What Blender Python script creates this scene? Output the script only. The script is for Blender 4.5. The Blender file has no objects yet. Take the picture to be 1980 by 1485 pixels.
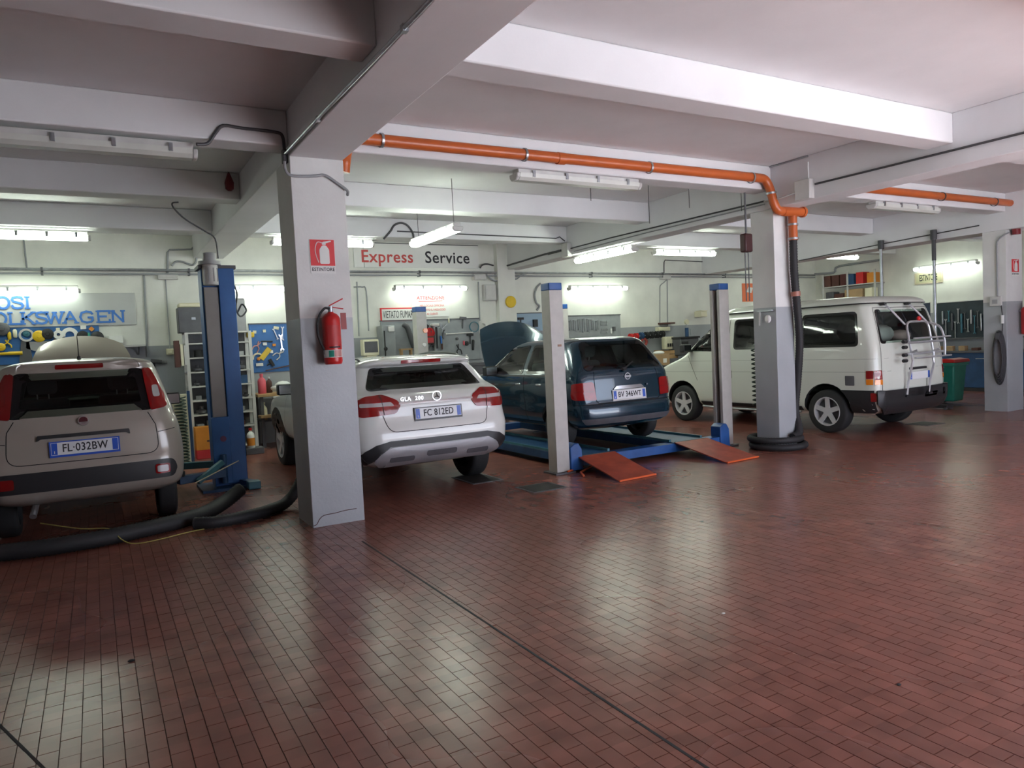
import bpy, bmesh, math, random
from mathutils import Vector, Matrix
from mathutils.bvhtree import BVHTree

SC = bpy.context.scene
COL = SC.collection
PI = math.pi
random.seed(7)

# ---------------------------------------------------------------- camera
F = 1404.43                      # focal length in pixels of the 1980 x 1485 frame
CH = 1.55                        # eye height of the photographer
RM = Matrix(((0.86547371, 0.06941452, -0.49612184),
             (-0.49855423, 0.02252132, -0.86656591),
             (-0.04897894, 0.99733365, 0.05409852)))
cam_d = bpy.data.cameras.new('camera')
cam_d.sensor_width = 36.0
cam_d.lens = F / 1980.0 * 36.0
cam_d.clip_start = 0.05
cam_d.clip_end = 200
cam = bpy.data.objects.new('camera', cam_d)
COL.objects.link(cam)
cam.matrix_world = Matrix.Translation((0, 0, CH)) @ RM.to_4x4()
SC.camera = cam

# ---------------------------------------------------------------- world, sun, daylight
world = bpy.data.worlds.new('sky')
SC.world = world
world.use_nodes = True
bg = world.node_tree.nodes['Background']
bg.inputs[0].default_value = (0.78, 0.84, 1.0, 1)
bg.inputs[1].default_value = 4.0
sun_d = bpy.data.lights.new('sun', 'SUN')
sun_d.energy = 32.0
sun_d.angle = math.radians(1.5)
sun_d.color = (0.96, 0.985, 1.0)
sun = bpy.data.objects.new('sun', sun_d)
COL.objects.link(sun)
sun.rotation_euler = Vector((0.10, 0.50, -0.86)).to_track_quat('-Z', 'Y').to_euler()
# daylight entering through the open roller door behind the photographer
day_d = bpy.data.lights.new('door_portal', 'AREA')
day_d.shape = 'RECTANGLE'
day_d.size = 8.1
day_d.size_y = 2.9
day_d.energy = 1.0
day_d.cycles.is_portal = True
day = bpy.data.objects.new('door_portal', day_d)
COL.objects.link(day)
day.location = (7.45, -1.22, 1.45)
day.rotation_euler = Vector((0, 1, 0)).to_track_quat('-Z', 'Y').to_euler()
vs = SC.view_settings
SC.display_settings.display_device = 'sRGB'
vs.view_transform = 'Standard'
vs.look = 'None'
vs.gamma = 1.0
vs.use_curve_mapping = False
vs.exposure = 0.5
try:
    SC.cycles.max_bounces = 8
    SC.cycles.diffuse_bounces = 4
    SC.cycles.glossy_bounces = 3
    SC.cycles.transparent_max_bounces = 10
    SC.cycles.transmission_bounces = 3
    SC.cycles.caustics_reflective = True
    SC.cycles.caustics_refractive = False
    SC.cycles.sample_clamp_indirect = 6.0
    SC.cycles.blur_glossy = 0.5
except Exception:
    pass

# ---------------------------------------------------------------- pixel -> place helpers
def ray(px, py):
    return RM @ Vector((px - 990.0, -(py - 742.5), -F))
def atY(px, py, Y):
    d = ray(px, py); return Vector((0, 0, CH)) + d * (Y / d.y)
def atX(px, py, X):
    d = ray(px, py); return Vector((0, 0, CH)) + d * (X / d.x)
def atZ(px, py, Z=0.0):
    d = ray(px, py); return Vector((0, 0, CH)) + d * ((Z - CH) / d.z)

# ---------------------------------------------------------------- materials
MATS = {}
def mat(name, col, rough=0.5, metal=0.0, var=0.0, vscale=6.0, bump=0.0, bscale=60.0, spec=0.5, coat=0.0, emit=None, es=0.0, alpha=None):
    if name in MATS: return MATS[name]
    m = bpy.data.materials.new(name); MATS[name] = m
    m.use_nodes = True
    nt = m.node_tree; b = nt.nodes['Principled BSDF']
    c = (col[0], col[1], col[2], 1)
    b.inputs['Base Color'].default_value = c
    b.inputs['Roughness'].default_value = rough
    b.inputs['Metallic'].default_value = metal
    b.inputs['Specular IOR Level'].default_value = spec
    if coat:
        b.inputs['Coat Weight'].default_value = coat
        b.inputs['Coat Roughness'].default_value = 0.04
    if emit:
        b.inputs['Emission Color'].default_value = (*emit, 1)
        b.inputs['Emission Strength'].default_value = es
    if var or bump:
        tc = nt.nodes.new('ShaderNodeTexCoord')
    if var:
        n = nt.nodes.new('ShaderNodeTexNoise'); n.inputs['Scale'].default_value = vscale; n.inputs['Detail'].default_value = 6
        nt.links.new(tc.outputs['Object'], n.inputs['Vector'])
        r = nt.nodes.new('ShaderNodeValToRGB')
        r.color_ramp.elements[0].position = 0.3; r.color_ramp.elements[1].position = 0.72
        r.color_ramp.elements[0].color = tuple(x * (1 - var) for x in col) + (1,)
        r.color_ramp.elements[1].color = tuple(min(1, x * (1 + var * 0.6)) for x in col) + (1,)
        nt.links.new(n.outputs['Fac'], r.inputs['Fac'])
        nt.links.new(r.outputs['Color'], b.inputs['Base Color'])
    if bump:
        n2 = nt.nodes.new('ShaderNodeTexNoise'); n2.inputs['Scale'].default_value = bscale; n2.inputs['Detail'].default_value = 4
        nt.links.new(tc.outputs['Object'], n2.inputs['Vector'])
        bp = nt.nodes.new('ShaderNodeBump'); bp.inputs['Strength'].default_value = bump; bp.inputs['Distance'].default_value = 0.01
        nt.links.new(n2.outputs['Fac'], bp.inputs['Height'])
        nt.links.new(bp.outputs['Normal'], b.inputs['Normal'])
    return m

def two_tone(name, low, high, zline, rough_low=0.35, rough_high=0.75):
    """painted plaster: gloss grey dado paint below zline, matt white above"""
    m = bpy.data.materials.new(name); MATS[name] = m
    m.use_nodes = True
    nt = m.node_tree; b = nt.nodes['Principled BSDF']
    g = nt.nodes.new('ShaderNodeNewGeometry')
    s = nt.nodes.new('ShaderNodeSeparateXYZ'); nt.links.new(g.outputs['Position'], s.inputs[0])
    n = nt.nodes.new('ShaderNodeTexNoise'); n.inputs['Scale'].default_value = 2.2; n.inputs['Detail'].default_value = 7
    nt.links.new(g.outputs['Position'], n.inputs['Vector'])
    gt = nt.nodes.new('ShaderNodeMath'); gt.operation = 'GREATER_THAN'; gt.inputs[1].default_value = zline
    nt.links.new(s.outputs['Z'], gt.inputs[0])
    mx = nt.nodes.new('ShaderNodeMix'); mx.data_type = 'RGBA'
    mx.inputs['A'].default_value = (*low, 1); mx.inputs['B'].default_value = (*high, 1)
    nt.links.new(gt.outputs[0], mx.inputs['Factor'])
    rp = nt.nodes.new('ShaderNodeMapRange'); rp.inputs['From Min'].default_value = 0.3; rp.inputs['From Max'].default_value = 0.7
    rp.inputs['To Min'].default_value = 0.86; rp.inputs['To Max'].default_value = 1.0
    nt.links.new(n.outputs['Fac'], rp.inputs['Value'])
    m2 = nt.nodes.new('ShaderNodeMix'); m2.data_type = 'RGBA'; m2.blend_type = 'MULTIPLY'; m2.inputs['Factor'].default_value = 1
    nt.links.new(mx.outputs['Result'], m2.inputs['A']); nt.links.new(rp.outputs[0], m2.inputs['B'])
    nt.links.new(m2.outputs['Result'], b.inputs['Base Color'])
    rr = nt.nodes.new('ShaderNodeMapRange'); rr.inputs['To Min'].default_value = rough_low; rr.inputs['To Max'].default_value = rough_high
    nt.links.new(gt.outputs[0], rr.inputs['Value']); nt.links.new(rr.outputs[0], b.inputs['Roughness'])
    n2 = nt.nodes.new('ShaderNodeTexNoise'); n2.inputs['Scale'].default_value = 35; n2.inputs['Detail'].default_value = 4
    nt.links.new(g.outputs['Position'], n2.inputs['Vector'])
    bp = nt.nodes.new('ShaderNodeBump'); bp.inputs['Strength'].default_value = 0.12; bp.inputs['Distance'].default_value = 0.01
    nt.links.new(n2.outputs['Fac'], bp.inputs['Height']); nt.links.new(bp.outputs['Normal'], b.inputs['Normal'])
    return m

def glass_mat(name, tint, gloss=0.06):
    m = bpy.data.materials.new(name); MATS[name] = m
    m.use_nodes = True
    nt = m.node_tree
    for n in list(nt.nodes):
        if n.type != 'OUTPUT_MATERIAL': nt.nodes.remove(n)
    out = [n for n in nt.nodes if n.type == 'OUTPUT_MATERIAL'][0]
    t = nt.nodes.new('ShaderNodeBsdfTransparent'); t.inputs[0].default_value = (*tint, 1)
    g = nt.nodes.new('ShaderNodeBsdfGlossy'); g.inputs['Roughness'].default_value = 0.03
    fr = nt.nodes.new('ShaderNodeFresnel'); fr.inputs['IOR'].default_value = 1.5
    mx = nt.nodes.new('ShaderNodeMixShader')
    nt.links.new(fr.outputs[0], mx.inputs[0]); nt.links.new(t.outputs[0], mx.inputs[1]); nt.links.new(g.outputs[0], mx.inputs[2])
    nt.links.new(mx.outputs[0], out.inputs['Surface'])
    return m

def tile_material(name, bricked):
    """glazed red clinker: colour wear, gloss variation; with drawn joints only for the far floor"""
    m = bpy.data.materials.new(name); MATS[name] = m
    m.use_nodes = True
    nt = m.node_tree; b = nt.nodes['Principled BSDF']
    g = nt.nodes.new('ShaderNodeNewGeometry')
    big = nt.nodes.new('ShaderNodeTexNoise'); big.inputs['Scale'].default_value = 0.55; big.inputs['Detail'].default_value = 1
    nt.links.new(g.outputs['Position'], big.inputs['Vector'])
    fine = nt.nodes.new('ShaderNodeTexNoise'); fine.inputs['Scale'].default_value = 5; fine.inputs['Detail'].default_value = 1.5
    nt.links.new(g.outputs['Position'], fine.inputs['Vector'])
    rnd = nt.nodes.new('ShaderNodeNewGeometry') if False else None
    r1 = nt.nodes.new('ShaderNodeValToRGB')
    r1.color_ramp.elements[0].color = (0.195, 0.072, 0.052, 1); r1.color_ramp.elements[1].color = (0.265, 0.100, 0.074, 1)
    r1.color_ramp.elements[0].position = 0.32; r1.color_ramp.elements[1].position = 0.68
    nt.links.new(fine.outputs['Fac'], r1.inputs['Fac'])
    # per tile tone from a cell lookup on the tile grid
    mp = nt.nodes.new('ShaderNodeMapping'); mp.inputs['Rotation'].default_value = (0, 0, PI / 2)
    nt.links.new(g.outputs['Position'], mp.inputs['Vector'])
    br = nt.nodes.new('ShaderNodeTexBrick')
    br.inputs['Scale'].default_value = 1.0; br.inputs['Brick Width'].default_value = TILE_L; br.inputs['Row Height'].default_value = TILE_W
    br.inputs['Mortar Size'].default_value = 0.0022 if bricked else 0.0
    br.inputs['Mortar Smooth'].default_value = 0.2
    br.offset = 0.5; br.inputs['Bias'].default_value = 0.0
    br.inputs['Color1'].default_value = (0.82, 0.82, 0.82, 1); br.inputs['Color2'].default_value = (1.08, 1.08, 1.08, 1); br.inputs['Mortar'].default_value = (0.30, 0.28, 0.28, 1)
    nt.links.new(mp.outputs[0], br.inputs['Vector'])
    mm = nt.nodes.new('ShaderNodeMix'); mm.data_type = 'RGBA'; mm.blend_type = 'MULTIPLY'; mm.inputs['Factor'].default_value = 1
    nt.links.new(r1.outputs['Color'], mm.inputs['A']); nt.links.new(br.outputs['Color'], mm.inputs['B'])
    nt.links.new(mm.outputs['Result'], b.inputs['Base Color'])
    rr = nt.nodes.new('ShaderNodeMapRange'); rr.inputs['From Min'].default_value = 0.3; rr.inputs['From Max'].default_value = 0.7
    rr.inputs['To Min'].default_value = 0.25; rr.inputs['To Max'].default_value = 0.31
    nt.links.new(big.outputs['Fac'], rr.inputs['Value']); nt.links.new(rr.outputs[0], b.inputs['Roughness'])
    b.inputs['Specular IOR Level'].default_value = 0.40
    n2 = nt.nodes.new('ShaderNodeTexNoise'); n2.inputs['Scale'].default_value = 22; n2.inputs['Detail'].default_value = 3
    nt.links.new(g.outputs['Position'], n2.inputs['Vector'])
    bp = nt.nodes.new('ShaderNodeBump'); bp.inputs['Strength'].default_value = 0.03; bp.inputs['Distance'].default_value = 0.004
    nt.links.new(n2.outputs['Fac'], bp.inputs['Height']); pass
    return m

TILE_W, TILE_L = 0.0765, 0.156

# ---------------------------------------------------------------- mesh helpers
def catmull(pts, per=6, closed=False):
    P = [Vector(p) for p in pts]
    if len(P) < 3: return P
    out = []
    n = len(P)
    rng = range(n if closed else n - 1)
    for i in rng:
        if closed:
            a, b, c, d = P[(i - 1) % n], P[i], P[(i + 1) % n], P[(i + 2) % n]
        else:
            b, c = P[i], P[i + 1]
            a = P[i - 1] if i > 0 else b - (c - b)
            d = P[i + 2] if i + 2 < n else c + (c - b)
        for k in range(per):
            t = k / per
            out.append(0.5 * ((2 * b) + (c - a) * t + (2 * a - 5 * b + 4 * c - d) * t * t + (3 * b - a - 3 * c + d) * t ** 3))
    if not closed: out.append(P[-1])
    return out

class MB:
    def __init__(s): s.v = []; s.f = []
    def add(s, v, f):
        o = len(s.v); s.v += [Vector(p) for p in v]; s.f += [tuple(i + o for i in q) for q in f]; return s
    def box(s, x0, x1, y0, y1, z0, z1, M=None):
        v = [Vector(p) for p in ((x0, y0, z0), (x1, y0, z0), (x1, y1, z0), (x0, y1, z0), (x0, y0, z1), (x1, y0, z1), (x1, y1, z1), (x0, y1, z1))]
        if M: v = [M @ p for p in v]
        return s.add(v, [(0, 3, 2, 1), (4, 5, 6, 7), (0, 1, 5, 4), (1, 2, 6, 5), (2, 3, 7, 6), (3, 0, 4, 7)])
    def bar(s, p0, p1, w, h, up=(0, 0, 1)):
        p0, p1 = Vector(p0), Vector(p1); d = (p1 - p0).normalized()
        u = Vector(up); sx = d.cross(u)
        if sx.length < 1e-4: sx = d.cross(Vector((1, 0, 0)))
        sx.normalize(); u = sx.cross(d).normalized()
        v = []
        for p in (p0, p1):
            for a, b in ((-1, -1), (1, -1), (1, 1), (-1, 1)): v.append(p + sx * a * w / 2 + u * b * h / 2)
        return s.add(v, [(0, 1, 2, 3), (7, 6, 5, 4), (0, 4, 5, 1), (1, 5, 6, 2), (2, 6, 7, 3), (3, 7, 4, 0)])
    def cyl(s, p0, p1, r0, r1=None, n=14):
        r1 = r0 if r1 is None else r1
        p0, p1 = Vector(p0), Vector(p1); d = (p1 - p0).normalized()
        a = d.orthogonal().normalized(); b = d.cross(a)
        v = []
        for p, r in ((p0, r0), (p1, r1)):
            for k in range(n):
                t = 2 * PI * k / n; v.append(p + (a * math.cos(t) + b * math.sin(t)) * r)
        f = [(k, (k + 1) % n, n + (k + 1) % n, n + k) for k in range(n)]
        f += [tuple(range(n - 1, -1, -1)), tuple(range(n, 2 * n))]
        return s.add(v, f)
    def tube(s, path, r, n=8, closed=False, rfun=None):
        P = [Vector(p) for p in path]
        m = len(P)
        if m < 2: return s
        t0 = (P[1] - P[0]).normalized(); a = t0.orthogonal().normalized()
        v = []
        for i in range(m):
            if closed: t = (P[(i + 1) % m] - P[i - 1]).normalized()
            else: t = (P[min(i + 1, m - 1)] - P[max(i - 1, 0)]).normalized()
            a = (a - t * a.dot(t))
            if a.length < 1e-6: a = t.orthogonal()
            a.normalize(); b = t.cross(a)
            rr = rfun(i, m) if rfun else r
            for k in range(n):
                w = 2 * PI * k / n; v.append(P[i] + (a * math.cos(w) + b * math.sin(w)) * rr)
        f = []
        for i in range(m if closed else m - 1):
            j = (i + 1) % m
            for k in range(n):
                f.append((i * n + k, i * n + (k + 1) % n, j * n + (k + 1) % n, j * n + k))
        if not closed:
            f.append(tuple(range(n - 1, -1, -1))); f.append(tuple(range((m - 1) * n, m * n)))
        return s.add(v, f)
    def lathe(s, prof, org=(0, 0, 0), ax=(0, 0, 1), n=24, caps=True):
        ax = Vector(ax).normalized(); a = ax.orthogonal().normalized(); b = ax.cross(a); org = Vector(org)
        v = []
        for r, h in prof:
            for k in range(n):
                t = 2 * PI * k / n; v.append(org + ax * h + (a * math.cos(t) + b * math.sin(t)) * max(r, 1e-4))
        f = []
        for i in range(len(prof) - 1):
            for k in range(n):
                f.append((i * n + k, i * n + (k + 1) % n, (i + 1) * n + (k + 1) % n, (i + 1) * n + k))
        if caps:
            f.append(tuple(range(n - 1, -1, -1))); f.append(tuple(range((len(prof) - 1) * n, len(prof) * n)))
        return s.add(v, f)
    def prism(s, poly, axis, d0, d1):
        """poly of 2D points; axis 'y' -> (x,z) poly, 'x' -> (y,z) poly, 'z' -> (x,y) poly"""
        def P(u, w, d):
            return {'y': (u, d, w), 'x': (d, u, w), 'z': (u, w, d)}[axis]
        n = len(poly)
        v = [P(u, w, d0) for u, w in poly] + [P(u, w, d1) for u, w in poly]
        f = [tuple(range(n)), tuple(range(2 * n - 1, n - 1, -1))] + [(k, n + k, n + (k + 1) % n, (k + 1) % n) for k in range(n)]
        return s.add(v, f)
    def ball(s, c, r, n=10, sq=(1, 1, 1)):
        c = Vector(c); prof = []
        v = []; m = n // 2 + 1
        for i in range(1, m):
            ph = PI * i / m
            for k in range(n):
                t = 2 * PI * k / n
                v.append(c + Vector((math.sin(ph) * math.cos(t) * r * sq[0], math.sin(ph) * math.sin(t) * r * sq[1], math.cos(ph) * r * sq[2])))
        top = len(v); v.append(c + Vector((0, 0, r * sq[2]))); v.append(c - Vector((0, 0, r * sq[2])))
        f = []
        for i in range(m - 2):
            for k in range(n):
                f.append((i * n + k, (i + 1) * n + k, (i + 1) * n + (k + 1) % n, i * n + (k + 1) % n))
        for k in range(n):
            f.append((top, k, (k + 1) % n)); f.append((top + 1, (m - 2) * n + (k + 1) % n, (m - 2) * n + k))
        return s.add(v, f)
    def build(s, name, m, parent=None, smooth=True, bev=0.0, ang=35, seg=2):
        me = bpy.data.meshes.new(name)
        me.from_pydata([tuple(p) for p in s.v], [], s.f)
        bm = bmesh.new(); bm.from_mesh(me); bmesh.ops.recalc_face_normals(bm, faces=bm.faces); bm.to_mesh(me); bm.free()
        if m is not None: me.materials.append(m)
        if smooth:
            me.shade_smooth(); me.set_sharp_from_angle(angle=math.radians(ang))
        o = bpy.data.objects.new(name, me); COL.objects.link(o)
        if parent is not None: o.parent = parent
        if bev:
            b = o.modifiers.new('bevel', 'BEVEL'); b.width = bev; b.segments = seg; b.limit_method = 'ANGLE'; b.angle_limit = math.radians(40)
        return o

def tag(o, label=None, cat=None, group=None, kind=None):
    if label: o['label'] = label
    if cat: o['category'] = cat
    if group: o['group'] = group
    if kind: o['kind'] = kind
    return o
def thing(name, label, cat, loc=(0, 0, 0), rz=0.0, group=None):
    o = bpy.data.objects.new(name, None); COL.objects.link(o)
    o.empty_display_size = 0.1
    o.location = loc; o.rotation_euler = (0, 0, rz)
    return tag(o, label, cat, group)
def copy_tree(o, parent=None):
    c = o.copy(); COL.objects.link(c); c.parent = parent
    for ch in list(o.children): copy_tree(ch, c)
    return c
def struct(o):
    o['kind'] = 'structure'; return o

def rpoly(pts, r=0.02, n=4):
    """polygon with rounded corners"""
    out = []; m = len(pts)
    for i in range(m):
        a = Vector(pts[i - 1]); b = Vector(pts[i]); c = Vector(pts[(i + 1) % m])
        d1 = (a - b); d2 = (c - b); q = min(r, d1.length * 0.45, d2.length * 0.45)
        p1 = b + d1.normalized() * q; p2 = b + d2.normalized() * q
        for k in range(n + 1):
            t = k / n; out.append(tuple((1 - t) ** 2 * p1 + 2 * t * (1 - t) * b + t * t * p2))
    return out
def rrect(x0, x1, z0, z1, r=0.02, n=4):
    return rpoly([(x0, z0), (x1, z0), (x1, z1), (x0, z1)], r, n)

def text_mesh(name, body, size, m, parent, M, extrude=0.002, bold=0.0, spacing=1.0, sx=1.0, align='CENTER'):
    cu = bpy.data.curves.new(name, 'FONT'); cu.body = body; cu.size = size; cu.extrude = extrude; cu.offset = bold
    cu.align_x = align; cu.align_y = 'CENTER'; cu.space_character = spacing; cu.resolution_u = 3
    to = bpy.data.objects.new('tmp_text', cu); COL.objects.link(to)
    dg = bpy.context.evaluated_depsgraph_get()
    me = bpy.data.meshes.new_from_object(to.evaluated_get(dg))
    bpy.data.objects.remove(to); bpy.data.curves.remove(cu)
    me.transform(M @ Matrix.Diagonal((sx, 1, 1, 1)))
    me.name = name; me.materials.clear(); me.materials.append(m)
    o = bpy.data.objects.new(name, me); COL.objects.link(o)
    if parent is not None: o.parent = parent
    return o
# text facing -Y (towards the photographer), reading along +X
FACE_Y = Matrix(((1, 0, 0, 0), (0, 0, -1, 0), (0, 1, 0, 0), (0, 0, 0, 1)))
# text facing -X, reading towards -Y
FACE_X = Matrix(((0, 0, -1, 0), (-1, 0, 0, 0), (0, 1, 0, 0), (0, 0, 0, 1)))
def T(x, y, z): return Matrix.Translation((x, y, z))

# ---------------------------------------------------------------- colours
M_WALL = two_tone('wall_paint', (0.36, 0.38, 0.40), (0.80, 0.80, 0.74), 1.82)
M_COL = two_tone('column_paint', (0.40, 0.42, 0.44), (0.76, 0.76, 0.74), 1.87)
M_CEIL = mat('ceiling_paint', (0.76, 0.76, 0.77), 0.85, var=0.06, vscale=1.5, bump=0.08, bscale=30)
M_TILE = tile_material('clinker', False)
M_TILEFAR = tile_material('clinker_far', True)
M_GROUT = mat('grout', (0.115, 0.054, 0.042), 0.9, var=0.3, vscale=8)
M_JOINT = mat('dark_joint', (0.025, 0.022, 0.024), 0.8)
M_BLACK = mat('black_rubber', (0.018, 0.018, 0.020), 0.65)
M_BLACKPL = mat('black_plastic', (0.022, 0.022, 0.024), 0.42)
M_DARK = mat('dark_interior', (0.020, 0.021, 0.022), 0.8)
M_STEEL = mat('galvanised_steel', (0.42, 0.44, 0.46), 0.38, 0.8, var=0.2, vscale=12)
M_CHROME = mat('chrome', (0.55, 0.56, 0.58), 0.2, 1.0)
M_GREY = mat('grey_paint', (0.36, 0.36, 0.37), 0.5, var=0.12)
M_DGREY = mat('dark_grey_paint', (0.10, 0.10, 0.11), 0.5, var=0.2)
M_LGREY = mat('light_grey_paint', (0.58, 0.57, 0.55), 0.45, var=0.1)
M_CABLE = mat('grey_conduit', (0.30, 0.31, 0.32), 0.5)
M_DCABLE = mat('dark_cable', (0.06, 0.06, 0.065), 0.5)
M_ORANGE = mat('orange_pvc', (0.52, 0.115, 0.026), 0.35, var=0.08, vscale=4)
M_RAMP = mat('orange_red_ramp', (0.34, 0.058, 0.028), 0.5, var=0.25, vscale=9, bump=0.2, bscale=120)
M_BLUE = mat('lift_blue', (0.02, 0.09, 0.30), 0.4, var=0.2, vscale=7)
M_DBLUE = mat('dark_blue_paint', (0.02, 0.07, 0.17), 0.45, var=0.25, vscale=7)
M_TEAL = mat('blue_green_paint', (0.05, 0.17, 0.22), 0.45, var=0.25, vscale=7)
M_PEG = mat('pegboard_blue', (0.035, 0.15, 0.42), 0.5, var=0.1)
M_PEGG = mat('pegboard_grey', (0.30, 0.32, 0.33), 0.5, var=0.12)
M_RED = mat('red_paint', (0.55, 0.02, 0.02), 0.3, var=0.06)
M_SRED = mat('sign_red', (0.68, 0.03, 0.035), 0.5)
M_WHITE = mat('white_plastic', (0.80, 0.80, 0.78), 0.5)
M_PAPER = mat('sign_white', (0.78, 0.78, 0.75), 0.55)
M_YEL = mat('yellow_paint', (0.75, 0.50, 0.02), 0.4, var=0.1)
M_GRN = mat('green_plastic', (0.03, 0.30, 0.22), 0.4, var=0.12)
M_WOOD = mat('pine_wood', (0.48, 0.30, 0.14), 0.6, var=0.25, vscale=5)
M_CARD = mat('cardboard', (0.42, 0.28, 0.15), 0.8, var=0.15)
M_BROWN = mat('brown_leatherette', (0.10, 0.04, 0.03), 0.6, var=0.2)
M_OR2 = mat('orange_box', (0.70, 0.26, 0.03), 0.5, var=0.1)
M_PINK = mat('pink_plastic', (0.75, 0.12, 0.16), 0.4)
M_CREAM = mat('cream_plastic', (0.72, 0.68, 0.50), 0.5)
M_INK = mat('black_print', (0.02, 0.02, 0.025), 0.6)
M_SBLUE = mat('sign_blue', (0.05, 0.18, 0.55), 0.5)
M_SIGNG = mat('sign_silver', (0.50, 0.51, 0.50), 0.4, var=0.03)
M_TUBE = mat('lit_tube', (0.9, 0.95, 0.9), 0.4, emit=(0.88, 1.0, 0.84), es=27.0)
M_TUBE1 = mat('lit_single_tube', (0.9, 0.95, 0.9), 0.4, emit=(0.88, 1.0, 0.86), es=7.5)
M_DIFF = mat('unlit_diffuser', (0.62, 0.63, 0.58), 0.25, var=0.05)

# ---------------------------------------------------------------- room shell
ZC = 3.669
YW = 13.51
XR = 17.73
XL = -4.7
YF = -1.2
def slab(name, m, *b, parent=None, label=None, cat=None):
    o = MB().box(*b).build(name, m, parent, smooth=False); struct(o); return tag(o, label, cat)

floor = slab('floor', M_GROUT, XL - 0.2, XR + 0.2, YF - 0.2, YW + 0.2, -0.2, -0.004)
slab('ceiling', M_CEIL, XL - 0.2, XR + 0.2, YF - 0.2, YW + 0.2, ZC, ZC + 0.25)
slab('wall_back', M_WALL, XL - 0.2, XR + 0.2, YW, YW + 0.2, -0.004, ZC)
slab('wall_right', M_WALL, XR, XR + 0.2, YF, YW, -0.004, ZC)
slab('wall_left', M_WALL, XL - 0.2, XL, YF, YW, -0.004, ZC)
fw = MB()
fw.box(XL, 3.4, YF - 0.2, YF, -0.004, ZC).box(11.5, XR, YF - 0.2, YF, -0.004, ZC).box(3.4, 11.5, YF - 0.2, YF, 2.9, ZC)
struct(fw.build('wall_front', M_WALL, smooth=False))
slab('ground', mat('concrete_apron', (0.52, 0.52, 0.54), 0.9, var=0.1, vscale=1.0), -14, 30, -26, YF - 0.2, -0.2, -0.004)

def column(x0, x1, y0, y1, zt, label):
    o = MB().box(x0, x1, y0, y1, -0.004, zt).build('column', M_COL, bev=0.006)
    return tag(struct(o), label, 'column')
column(1.594, 2.073, 6.485, 7.004, 3.284, 'white column with grey base holding a red fire extinguisher on its front')
column(7.711, 8.050, 6.485, 6.86, 3.135, 'slim white and grey column with black exhaust hose running down it, beside white van')
column(13.39, 13.91, 6.485, 6.86, 3.07, 'white and grey column with coiled dark cable hung on its side')
struct(MB().box(atY(964, 600, YW - 0.1).x, atY(997, 600, YW - 0.1).x, YW - 0.14, YW, -0.004, ZC).build('trim_1', M_WALL, smooth=False))
# main beams, one over each column row
for k, (x0, x1, zb) in enumerate(((-4.55, -4.1, 3.2), (1.594, 2.073, 3.284), (7.69, 8.03, 3.135), (13.39, 13.91, 3.07))):
    o = MB().box(x0, x1, YF, YW, zb, ZC).build('beam', M_CEIL, bev=0.008)
    tag(struct(o), 'white concrete ceiling beam running from the door side to the back wall', 'beam', 'main ceiling beams')
for j, y in enumerate((1.85, 4.204, 6.485, 8.864, 11.14)):
    for x0, x1 in ((XL, 1.594), (2.073, 7.69), (8.03, 13.39), (13.91, XR)):
        o = MB().box(x0, x1, y, y + 0.28, 3.366, ZC).build('cross_beam', M_CEIL, bev=0.012)
        tag(struct(o), 'white concrete cross beam spanning between two main ceiling beams', 'beam', 'ceiling cross beams')

# ---------------------------------------------------------------- tiled floor
def in_frame(P, mar):
    q = RM.transposed() @ (Vector(P) - Vector((0, 0, CH)))
    if q.z > -0.3: return False, 99
    px = 990 + F * q.x / -q.z; py = 742.5 - F * q.y / -q.z
    return (-mar < px < 1980 + mar and py < 1485 + mar), -q.z
BW, BL = TILE_W * 10, TILE_L * 5
def near_block(bi, bj):
    ok, d = in_frame(((bi + 0.5) * BW, (bj + 0.5) * BL, 0), 330); return ok and d < 7.6
far = MB(); tiles = []
nx0, nx1 = int(math.floor((XL - 0.2) / BW)), int(math.ceil((XR + 0.2) / BW))
ny0, ny1 = int(math.floor(YF / BL)), int(math.ceil(YW / BL))
for bi in range(nx0, nx1):
    for bj in range(ny0, ny1):
        if near_block(bi, bj):
            for i in range(bi * 10, bi * 10 + 10):
                for j in range(bj * 5 - (1 if i % 2 and not near_block(bi, bj - 1) else 0), bj * 5 + 5):
                    yo = TILE_L * 0.5 if i % 2 else 0.0
                    x = (i + 0.5) * TILE_W; y = (j + 0.5) * TILE_L + yo
                    k2, d2 = in_frame((x, y, 0), 25)
                    tiles.append((d2 if k2 else 50 + d2, x, y))
        else:
            far.add([(bi * BW, bj * BL, -.001), ((bi + 1) * BW, bj * BL, -.001), ((bi + 1) * BW, (bj + 1) * BL, -.001), (bi * BW, (bj + 1) * BL, -.001)], [(0, 1, 2, 3)])
o = far.build('far_tiling', M_TILEFAR, floor, smooth=False); o['kind'] = 'stuff'
tiles.sort()
g = 0.0014
def tile_geo(mb, x, y, dz=0.0):
    a, b = TILE_W / 2 - g, TILE_L / 2 - g
    v = [(x - a, y - b, -0.004), (x + a, y - b, -0.004), (x + a, y + b, -0.004), (x - a, y + b, -0.004),
         (x - a + .0004, y - b + .0004, dz), (x + a - .0004, y - b + .0004, dz), (x + a - .0004, y + b - .0004, dz), (x - a + .0004, y + b - .0004, dz)]
    mb.add(v, [(4, 5, 6, 7), (0, 1, 5, 4), (1, 2, 6, 5), (2, 3, 7, 6), (3, 0, 4, 7)])
one = MB(); tile_geo(one, 0, 0)
t0 = one.build('tile', M_TILE, floor, smooth=False)
for k, (d, x, y) in enumerate(tiles[:300]):
    o = t0 if k == 0 else t0.copy()
    if k: COL.objects.link(o)
    o.location = (x, y, random.uniform(-0.0006, 0.0006))
rest = MB()
for d, x, y in tiles[300:]: tile_geo(rest, x, y, random.uniform(-0.0005, 0.0005))
o = rest.build('tiling', M_TILE, floor, smooth=False); o['kind'] = 'stuff'
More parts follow.
